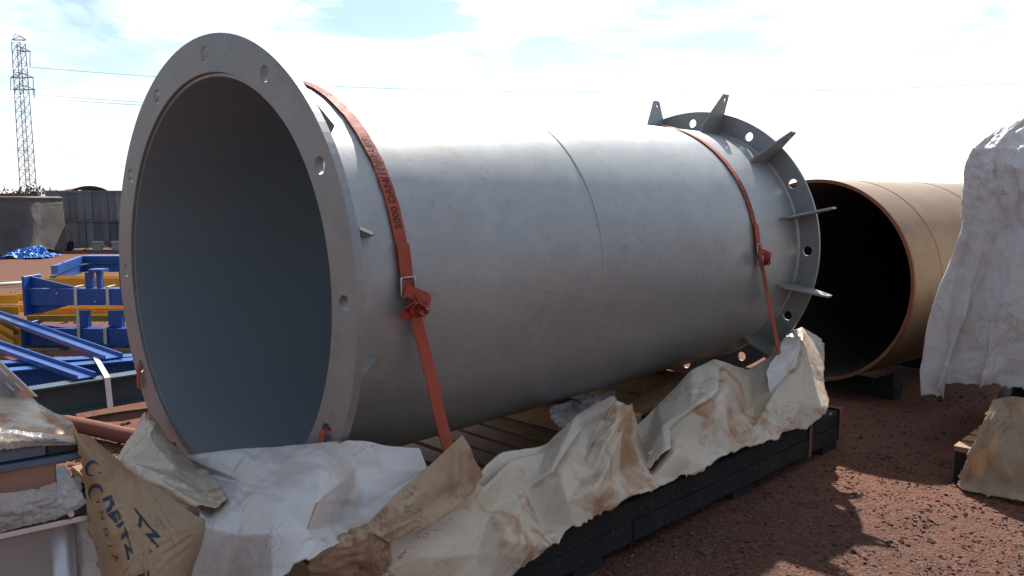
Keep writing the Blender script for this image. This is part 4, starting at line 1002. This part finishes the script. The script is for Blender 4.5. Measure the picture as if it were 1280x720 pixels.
bf = thing('blue_steel_frame', 'flat blue steel frame of parallel girders with two long diagonal bars in front', 'steel frame', g1[0] * [1, 1, 0])
for k, g in enumerate((g1, g2, g3)):
    ibeam(g[0] - ZZ * .225, g[1] - ZZ * .225, .225, .14, M['teal'] if k == 0 else M['blue'], 'girder', bf)
def chan(P, Q, w, h, mat, nm, par):
    P, Q = np.asarray(P, float), np.asarray(Q, float); d = (Q - P) / np.linalg.norm(Q - P); sx = np.cross(d, ZZ); sx /= np.linalg.norm(sx); t = .012
    pr = [(-w / 2, h), (-w / 2, 0), (w / 2, 0), (w / 2, h), (w / 2 - t, h), (w / 2 - t, t), (-w / 2 + t, t), (-w / 2 + t, h)]
    return MB().prism([P + sx * x + ZZ * y for x, y in pr], Q - P).build(nm, mat, par)
b1 = ext(G(0, 397, .28), G(142, 449, .28), .25, 0); b2 = ext(G(0, 436, .28), G(108, 474, .28), .3, 0)
chan(b1[0] + ZZ * .002, b1[1] + ZZ * .002, .15, .04, M['blue'], 'diagonal_bar', bf); chan(b2[0] + ZZ * .002, b2[1] + ZZ * .002, .14, .04, M['blue'], 'diagonal_bar', bf)
# packing band over the girders
def band(pts, w, wd, par, nm='packing_band', mat=None):
    pts = [np.asarray(p, float) for p in pts]; v = []; wd = np.asarray(wd, float)
    for i, p in enumerate(pts):
        t = pts[min(i + 1, len(pts) - 1)] - pts[max(i - 1, 0)]; n = np.cross(t, wd); n /= np.linalg.norm(n) + 1e-9; n = n if n @ (O0 - p) > 0 else -n
        v += [p - wd * w / 2, p + wd * w / 2, p + wd * w / 2 + n * .005, p - wd * w / 2 + n * .005]
    k = len(pts)
    f = [(i * 4 + j, i * 4 + (j + 1) % 4, i * 4 + 4 + (j + 1) % 4, i * 4 + 4 + j) for i in range(k - 1) for j in range(4)] + [(0, 1, 2, 3), tuple(range(4 * k - 4, 4 * k))]
    return MB().add(v, f).build(nm, mat or M['band'], par)
gd = (g1[1] - g1[0]) / np.linalg.norm(g1[1] - g1[0]); gs = np.cross(gd, ZZ)
pa, pb = G(119, 446, .283), G(133, 470, .283); pc = pb + gs * .02; 
band([pa, pb, pb + (pb - pa) / np.linalg.norm(pb - pa) * .05 - ZZ * .004, G(138, 511, .06)], .04, gd, bf)
# stacked end frames behind: beams run across the view
def blue_unit(label, Yd, yb, yt, xl0, xr, wedge):
    p = lambda x, y, d=0.0: YP(x, y, Yd + d)
    u = thing('blue_beam_unit', label, 'steel frame', p(xl0, yb) * [1, 1, 0])
    X_ = np.array([1.0, 0, 0]); Y_ = np.array([0, 1.0, 0])
    z0, z1 = p(xl0, yb)[2], p(xl0, yt)[2]; xa = p(58, yt)[0]; x0 = p(xl0 + 5, yt)[0]; xe = p(xr, yt)[0]
    m = MB(); m.box((xa, Yd, z0), (xe - xa, 0, 0), (0, .16, 0), (0, 0, z1 - z0)); m.build('beam', M['blue'], u, bevel=.004)
    m = MB(); m.box((x0, Yd + .01, z0), (xa - x0 - .002, 0, 0), (0, .14, 0), (0, 0, z1 - z0 - .006)); m.build('beam_end', M['blue'], u, bevel=.003)
    m = MB(); m.box((x0 - .03, Yd - .06, p(xl0, wedge[2])[2]), (.028, 0, 0), (0, .32, 0), (0, 0, p(xl0, wedge[0])[2] - p(xl0, wedge[2])[2])); m.build('end_plate', M['blue'], u, bevel=.003)
    zt = p(xl0, wedge[0])[2] - .01; zb = p(xl0, wedge[2])[2] + .01
    xt = p(wedge[1], yt)[0]; xb = p(wedge[3], yb)[0]
    MB().prism([(x0, Yd + .06, z1 + .001), (xt, Yd + .06, z1 + .001), (x0, Yd + .06, zt)], (0, .02, 0)).build('gusset', M['blue'], u)
    MB().prism([(x0, Yd + .06, z0 - .001), (x0, Yd + .06, zb), (p(wedge[3] - 38, yb)[0], Yd + .06, zb), (xb, Yd + .06, z0 - .001)], (0, .02, 0)).build('gusset', M['blue'], u)
    for bx_ in range(6):
        c_ = np.array([xa + .12 + bx_ * .42, Yd, z0 + (z1 - z0) * (.25 if bx_ % 2 else .75)])
        MB().tube([c_ + [0, .002, 0], c_ - [0, .016, 0]], .013, 6).build('bolt', M['metal'], u)
    return u, z0, z1
u1, za_, zb_ = blue_unit('upper blue beam unit with tapered end plate stacked left of the duct', 8.7, 382, 361, 30, 260, (345, 96, 394, 84))
for xa, xb, yt in ((103, 113, 341), (117, 124, 338), (146, 154, 338), (196, 206, 338)):
    a_ = YP(xa, yt, 8.72); b_ = YP(xb, 361, 8.72)
    MB().box((a_[0], 8.76, zb_ + .0015), (b_[0] - a_[0], 0, 0), (0, .07, 0), (0, 0, a_[2] - zb_)).build('stub_post', M['blue'], u1, bevel=.003)
a_ = YP(110, 341, 8.70); b_ = YP(127, 337, 8.70)
MB().box((a_[0], 8.70, a_[2] + .002), (b_[0] - a_[0], 0, 0), (0, .16, 0), (0, 0, b_[2] - a_[2])).build('cap_plate', M['blue'], u1)
u2, zc_, zd_ = blue_unit('lower blue beam unit with stub posts under the upper one', 8.62, 434, 411, 28, 260, (404, 80, 440, 60))
for xa, xb in ((96, 108), (132, 150), (186, 200)):
    a_ = YP(xa, 389, 8.66); b_ = YP(xb, 411, 8.66)
    MB().box((a_[0], 8.70, zd_ + .0015), (b_[0] - a_[0], 0, 0), (0, .08, 0), (0, 0, a_[2] - zd_ - .002)).build('stub_post', M['blue'], u2, bevel=.003)
q0 = YP(36, 436, 8.6)
for k, (x0, lab) in enumerate(((40, 'dark sleeper under the left end of the blue beam units'), (150, 'dark sleeper under the blue beam units near the duct'))):
    p_ = YP(x0, 437, 8.55); t_ = MB().box((p_[0], 8.4, -.01), (.9, 0, 0), (0, .5, 0), (0, 0, zc_ + .008)).build('sleeper', M['black_wood'], None, bevel=.005); tag(t_, lab, 'sleeper')
for x in (94, 134):
    p0_, p1_ = YP(x, 359, 8.69), YP(x + 1, 383, 8.69)
    band([p0_ + np.array([0, .16, .004]), p0_ + ZZ * .004, p1_], .035, (1, 0, 0), u1)
p0_, p1_ = YP(97, 386, 8.60), YP(99, 428, 8.60); band([p0_, p1_], .03, (1, 0, 0), u2)
p0_, p1_ = YP(131, 410, 8.60), YP(132, 430, 8.60); band([p0_ + np.array([0, .1, .004]), p0_, p1_], .035, (1, 0, 0), u2)
# two bent channels further back
def bent(label, y0, y1, yl0, yl1, lx, Yd=11.4):
    u = thing('bent_blue_channel', label, 'steel channel', YP(98, y1, Yd) * [1, 1, 0])
    a_, b_ = YP(99, y1, Yd), YP(99, y0, Yd); r_ = YP(300, y1, Yd)
    MB().box((a_[0], Yd, a_[2]), (r_[0] - a_[0], 0, 0), (0, .3, 0), (0, 0, b_[2] - a_[2])).build('long_leg', M['blue'], u, bevel=.004)
    e = YP(lx, yl1, 9.9); z = a_[2]; h = b_[2] - a_[2]
    s_ = np.array([a_[0], Yd, z]); q_ = np.array([e[0], 9.9, z - .02])
    pr = [s_ - np.array([.002, 0, 0]), q_, q_ + ZZ * h, s_ + ZZ * h - np.array([.002, 0, 0])]
    MB().prism(pr, (.02, .12, 0)).build('bent_leg', M['blue'], u)
    return u
bent('upper bent blue channel behind the stacked beam units', 320, 329.5, 333, 341, 64); bu = bent('lower bent blue channel behind the stacked beam units', 331, 340, 342, 350, 62.5)
p0_, p1_ = YP(78, 327, 10.35), YP(77, 351, 10.35); band([p0_, p1_], .035, (.6, .8, 0), bu)
for k, (x, lab) in enumerate(((-6.0, 'yellow trestle'), (-3.6, 'rear yellow trestle'))): pass
# yellow steelwork behind and below
def ybeam(label, x0, y0, x1, y1, Yd, h=.12, w=.16, d2=None):
    P, Q = YP(x0, y0, Yd), YP(x1, y1, d2 or Yd)
    u = thing('yellow_channel', label, 'steel channel', P * [1, 1, 0], 'yellow channels')
    ch_ = chan(P - ZZ * h, Q - ZZ * h, w, h, M['yellow'], 'channel', u)
    d = (Q - P) / np.linalg.norm(Q - P); sx = np.cross(d, ZZ)
    MB().box(P + d * .05 + sx * (-w / 2 + .014) - ZZ * (h - .013), d * .02, sx * (w - .028), ZZ * (h * .6)).build('stiffener', M['yellow'], ch_)
    return u
ybeam('yellow channel at the left edge beside the upper blue end plate', -120, 369, 27, 368, 9.6, .10)
ybeam('second yellow channel just below it at the left edge', -120, 382, 28, 382, 9.4, .10)
ybeam('yellow channel showing between the blue stub posts', 62, 346.5, 330, 345, 9.8, .12, .3)
ybeam('yellow channel seen under the upper blue beam', 40, 384, 330, 382, 9.2, .16, .2)
ybeam('thin yellow channel lower down beneath the upper blue beam', 40, 393, 330, 391, 9.0, .07, .2)
ybeam('upper sloping yellow bar at the left edge', -40, 383, 21, 413, 9.0, .06, .08, 8.3)
ybeam('lower sloping yellow bar at the left edge', -40, 392, 21, 426, 8.8, .06, .08, 8.2)
for k, (x, y, lab) in enumerate(((-6.9, 9.1, 'dark trestle under the yellow channels at the left'), (-4.3, 9.6, 'dark trestle under the yellow channels near the duct'))):
    t_ = thing('trestle', lab, 'trestle', (x, y, 0))
    for s_ in (0, .5): MB().box((x, y - .3 + s_, -.01), (.08, 0, 0), (0, .08, 0), (0, 0, .42)).build('leg', M['black_wood'], t_)
    MB().box((x, y - .35, .411), (.08, 0, 0), (0, .75, 0), (0, 0, .06)).build('top_rail', M['black_wood'], t_)
tag(MB().tube([G(-60, 360, .05), G(28, 353.5, .05)], .035, 7).build('pale_pole', M['pole'], None, True), 'pale thin pole lying on the earth at the left edge', 'pole')

# ================================================================== GREY BOARDED ENCLOSURE, COVERED BOX, BLUE TARPAULIN
WY = 25.4
wz1 = YP(100, 238.5, WY)[2]; wx0 = YP(60, 300, WY)[0]
wall = thing('boarded_enclosure', 'grey weathered timber-boarded enclosure behind the yard at the left', 'enclosure', (wx0, WY, 0))
nb = 34; bw = .25; bm_ = None; zmid = YP(100, 276, WY)[2]
def shared(nm, me, loc, par, rz=0):
    ob = bpy.data.objects.new(nm, me); COL.objects.link(ob); ob.parent = par; ob.matrix_parent_inverse = Matrix.Translation(-par.location); ob.location = Vector(loc); ob.rotation_euler.z = rz; return ob
ml = MB().box((0, 0, 0), (bw - .012, 0, 0), (0, .04, 0), (0, 0, zmid - .06)).build('board', M['wall_board'], wall); ml_me = ml.data
mu = MB().box((0, 0, 0), (bw - .012, 0, 0), (0, .04, 0), (0, 0, wz1 - zmid - .04)).build('board', M['wall_board'], wall); mu_me = mu.data
ml.location = (wx0, WY, .05); mu.location = (wx0, WY, zmid + .02)
for i in range(1, nb):
    shared('board', ml_me, (wx0 + i * bw, WY + random.uniform(-.02, .02), .05 + random.uniform(-.02, .02)), wall)
    shared('board', mu_me, (wx0 + i * bw, WY + random.uniform(-.02, .02), zmid + .02 + random.uniform(-.015, .015)), wall)
# side wall running back to the left
for i in range(10):
    dx, dy = -.10 * (i + 1), .23 * (i + 1)
    for me, z in ((ml_me, .05), (mu_me, zmid + .02)): shared('board', me, (wx0 + dx, WY + dy, z), wall, R(-66.5))
MB().box((wx0, WY + .05, .05), (nb * bw, 0, 0), (0, .08, 0), (0, 0, wz1 - .15)).build('backing', M['black_wood'], wall)
MB().box((wx0 - .02, WY - .05, zmid - .035), (nb * bw, 0, 0), (0, .028, 0), (0, 0, .055)).build('rail', M['wall_board'], wall)
MB().box((wx0 - .02, WY - .05, wz1 - .06), (nb * bw, 0, 0), (0, .14, 0), (0, 0, .07)).build('top_rail', M['wall_board'], wall)
# objects at its foot
for k, (x, lab) in enumerate(((122, 'pale concrete block at the foot of the boarded enclosure'), (146, 'second pale concrete block beside the duct rim at the foot of the enclosure'))):
    p_ = YP(x - 4.5, 307, 24.9); t_ = thing('concrete_block', lab, 'block', (p_[0], 24.9, 0))
    MB().box((p_[0], 24.8, -.01), (.24, 0, 0), (0, .2, 0), (0, 0, .22)).build('body', M['concrete'], t_, bevel=.01)
    MB().box((p_[0] - .02, 24.78, .2115), (.28, 0, 0), (0, .24, 0), (0, 0, .08)).build('top_slab', M['concrete'], t_, bevel=.01)
p_ = YP(80, 306, 24.9); t_ = thing('black_crate', 'small dark open crate at the foot of the enclosure', 'crate', (p_[0], 24.8, 0))
for dx, w in ((0, .03), (.25, .03)): MB().box((p_[0] + dx, 24.7, -.01), (w, 0, 0), (0, .25, 0), (0, 0, .3)).build('side', M['black_wood'], t_)
MB().box((p_[0] + .0305, 24.7, .02), (.219, 0, 0), (0, .02, 0), (0, 0, .2)).build('front', M['black_wood'], t_)
cp = [YP(x, y, 24.85) for x, y in ((88, 311), (92, 313), (103, 312.5), (112, 309), (120, 304), (127, 305), (134, 309.5), (141, 309.5), (146, 305))]
tag(MB().tube(crom(np.array(cp), 40, 0), .018, 5).build('white_cable', M['band'], None, True), 'white cable looped along the foot of the enclosure', 'cable')
# covered box
cx1 = YP(36.5, 300, 22.5)[0]; cz = YP(20, 246, 22.5)[2]
cb = thing('boxed_load', 'large boxed load hidden under the grey canvas at the left edge', 'box', (cx1 - 1.2, 23, 0))
MB().box((cx1 - 3.1, 22.62, -.01), (3.0, 0, 0), (0, 1.8, 0), (0, 0, cz - .05)).build('body', M['wall_board'], cb)
cols = []
for z, out in ((cz + .01, 0), (cz - .15, .03), (cz * .62, .06), (cz * .3, .10), (.02, .24)):
    r_ = [(cx1 + .04 + out * .3, 24.2, z), (cx1 + .05 + out * .3, 23.2, z), (cx1 + out * .35, 22.52 - out, z), (cx1 - .6, 22.5 - out * 1.2, z), (cx1 - 1.5, 22.5 - out, z), (cx1 - 3.1, 22.5 - out, z)]
    cols.append(r_)
cols.insert(0, [(x - (x - cx1 + 1.5) * .3, max(y, 22.9), cz + .02) for x, y, z in cols[0]])
cols[-1] = [(x, y, .02 + (.12 * max(0, (x - cx1 + .8)) if y < 23 else .05)) for x, y, z in cols[-1]]
t_ = sheet('grey_canvas', cols, [M['grey_sheet'], M['grey_sheet']], 90, 60, .012, .05, 80, 111, .02, (), .04, 9, .008, ('bot',), jag=.02, crum=(.02, .9, 1.6))
tag(t_, 'sagging grey canvas over the boxed load at the left edge', 'canvas')
bt = []
for j, v_ in enumerate(np.linspace(0, 1, 5)):
    bt.append([np.array([YP(x, 320, 22)[0], 22.35 - v_ * 1.0 + .1 * math.sin(x), max(.03, h * (1 - abs(v_ - .35) * 1.5))]) for x, h in ((17, .05), (24, .22), (32, .30), (41, .34), (50, .30), (54, .12), (61, .10), (69, .05))])
t_ = sheet('blue_tarpaulin', bt, [M['blue_sheet'], M['blue_sheet']], 70, 46, .14, .03, 90, 121, .06, (c_floor(.01),), .02, 12, .006, ('top', 'bot', 'left', 'right'), jag=.03, crum=(.08, .3))
tag(t_, 'crumpled bright blue tarpaulin heaped on the earth beside the enclosure', 'tarpaulin')

# rusty pipe peeping over the enclosure
pc_ = YP(112, 236, 29.5); r3 = 1.15
p3 = thing('rusty_pipe', 'rust-red pipe whose curved top peeps over the boarded enclosure', 'pipe', (pc_[0], 29.5, 0))
c3 = np.array([pc_[0], 29.5, YP(112, 233.2, 29.5)[2] - r3]); a3 = np.array([-.55, .83, 0]); e3 = np.array([.83, .55, 0])
rev2('shell', [(0, r3 - .05), (6, r3 - .05), (6, r3), (0, r3)], M['rust_edge'], p3, c3, a3, e3, 64)
rev2('end_ring', [(-.02, r3 - .07), (.03, r3 - .07), (.03, r3 + .03), (-.02, r3 + .03)], M['rust_in'], p3, c3, a3, e3, 64)
for s_ in (-1, 1):
    MB().box((c3[0] + s_ * .8 - .15, 29.4, -.01), (.3, 0, 0), (0, 2, 0), (0, 0, c3[2] - .4)).build('support', M['black_wood'], p3)

# ================================================================== PYLON, WIRES, BUSH
PY = 150.0; px0 = YP(33, 200, PY)[0]
py_ = thing('lattice_pylon', 'slender steel lattice pylon rising behind the yard at the left', 'pylon', (px0, PY, 0))
ztop = YP(25, 54, PY)[2]; hw = .95
def leg(sx, sy): return MB().tube([(px0 + sx * hw * 1.05, PY + sy * hw * 1.05, 0), (px0 + sx * hw * .82, PY + sy * hw * .82, ztop)], .075, 5)
for sx in (-1, 1):
    for sy in (-1, 1): leg(sx, sy).build('leg', M['galv'], py_)
lat = MB(); nz = 17
def W_at(z): return hw * (1.05 - .23 * z / ztop)
for i in range(nz):
    z0, z1 = ztop * i / nz, ztop * (i + 1) / nz; w0, w1 = W_at(z0), W_at(z1)
    for s_ in (-1, 1):
        lat.tube([(px0 - w0, PY + s_ * w0, z0), (px0 + w1, PY + s_ * w1, z1)], .04, 4); lat.tube([(px0 + w0, PY + s_ * w0, z0), (px0 - w1, PY + s_ * w1, z1)], .04, 4)
        lat.tube([(px0 + s_ * w0, PY - w0, z0), (px0 + s_ * w1, PY + w1, z1)], .04, 4)
        lat.tube([(px0 - w1, PY + s_ * w1, z1), (px0 + w1, PY + s_ * w1, z1)], .035, 4)
lat.build('lattice_bracing', M['galv'], py_)
arms = []
for y, xa, xb in ((97, 13, 42), (112, 16, 44), (64, 30, 38), (50, 15, 33)):
    z = YP(30, y, PY)[2]; a_, b_ = YP(xa, y, PY)[0], YP(xb, y, PY)[0]
    m = MB()
    for s_ in (-1, 1):
        m.tube([(a_, PY, z), (px0, PY + s_ * .7, z + .9)], .06, 4); m.tube([(b_, PY, z), (px0, PY + s_ * .7, z + .9)], .06, 4); m.tube([(a_, PY, z), (px0, PY + s_ * .8, z)], .06, 4); m.tube([(b_, PY, z), (px0, PY + s_ * .8, z)], .06, 4)
    m.build('cross_arm', M['galv'], py_)
for x, y0, y1 in ((13.5, 97, 114), (41.5, 97, 118), (37.5, 64, 83), (43, 112, 122)):
    a_, b_ = YP(x, y0, PY), YP(x, y1, PY); MB().tube([a_, b_], .07, 5).build('insulator_string', M['galv'], py_)
for (xs, ys), k, lab in (((37.5, 84), 32, 'top power cable sagging across the sky from the pylon'), ((41.5, 118), 30, 'middle power cable sagging across the sky from the pylon'), ((43, 122.5), 28, 'lowest power cable sagging across the sky from the pylon')):
    pts = []
    for x in np.linspace(xs, 1590, 70): pts.append(YP(x, ys + k * (1 - ((x - 800) / (800 - xs)) ** 2), PY))
    left = [YP(x, ys - (xs - x) * -.05 + .00012 * (xs - x) * 300, PY - (xs - x) * .25) for x in np.linspace(-260, xs - 4, 16)]
    tag(MB().tube(left + pts, .032, 4).build('power_cable', M['cable']), lab, 'power cable')
def bush(label, c, rx, rz, n, seed):
    rnd = random.Random(seed); t = thing('leafy_bush', label, 'bush', (c[0], c[1], 0))
    v = []; f = []
    cl = [(rnd.uniform(-1, 1) * rx, rnd.uniform(-.6, .6) * rx * .5, rnd.uniform(.35, 1.0) * rz) for _ in range(16)]
    for i in range(n):
        q = rnd.choice(cl); p = np.array([c[0] + q[0] + rnd.gauss(0, .22) * rx * .5, c[1] + q[1] + rnd.gauss(0, .3), q[2] * (1 - .25 * abs(q[0] / rx)) + rnd.gauss(0, .16)])
        a = np.array([rnd.gauss(0, 1) for _ in range(3)]); a /= np.linalg.norm(a); b = np.cross(a, [rnd.gauss(0, 1) for _ in range(3)]); b /= np.linalg.norm(b)
        s = rnd.uniform(.05, .12); k = len(v); v += [p, p + a * s + b * s * .4, p + a * s * 2, p + a * s - b * s * .4]; f.append((k, k + 1, k + 2, k + 3))
    mk('crown', v, f, M['leaf'], t)
    m = MB()
    for q in cl: m.tube([(c[0] + q[0] * .3, c[1], 0), (c[0] + q[0] * .7, c[1] + q[1] * .6, q[2] * .55), (c[0] + q[0], c[1] + q[1], q[2])], [.05, .03, .012], 5)
    m.build('trunk', M['bark'], t)
bush('green bush showing over the far boards at the foot of the pylon', (YP(34, 240, 33)[0], 33.0), 1.0, YP(34, 230.5, 33)[2], 2200, 5)
bush('low green bush at the left edge behind the grey canvas', (YP(10, 240, 31)[0], 31.0), 1.1, YP(10, 235, 31)[2], 1800, 9)
# low fence boards behind the canvas
fz = YP(10, 241.5, 28)[2]; fe = thing('board_fence', 'brown board fence behind the grey canvas at the left edge', 'fence', (YP(20, 241, 28)[0], 28, 0))
fm = MB().box((0, 0, 0), (.2, 0, 0), (0, .03, 0), (0, 0, fz)).build('board', M['clay'], fe); fme = fm.data; fm.location = (YP(40, 241, 28)[0], 28, 0)
for i in range(1, 24): shared('board', fme, (YP(40, 241, 28)[0] - i * .215, 28 + random.uniform(-.01, .01), random.uniform(-.05, 0)), fe)
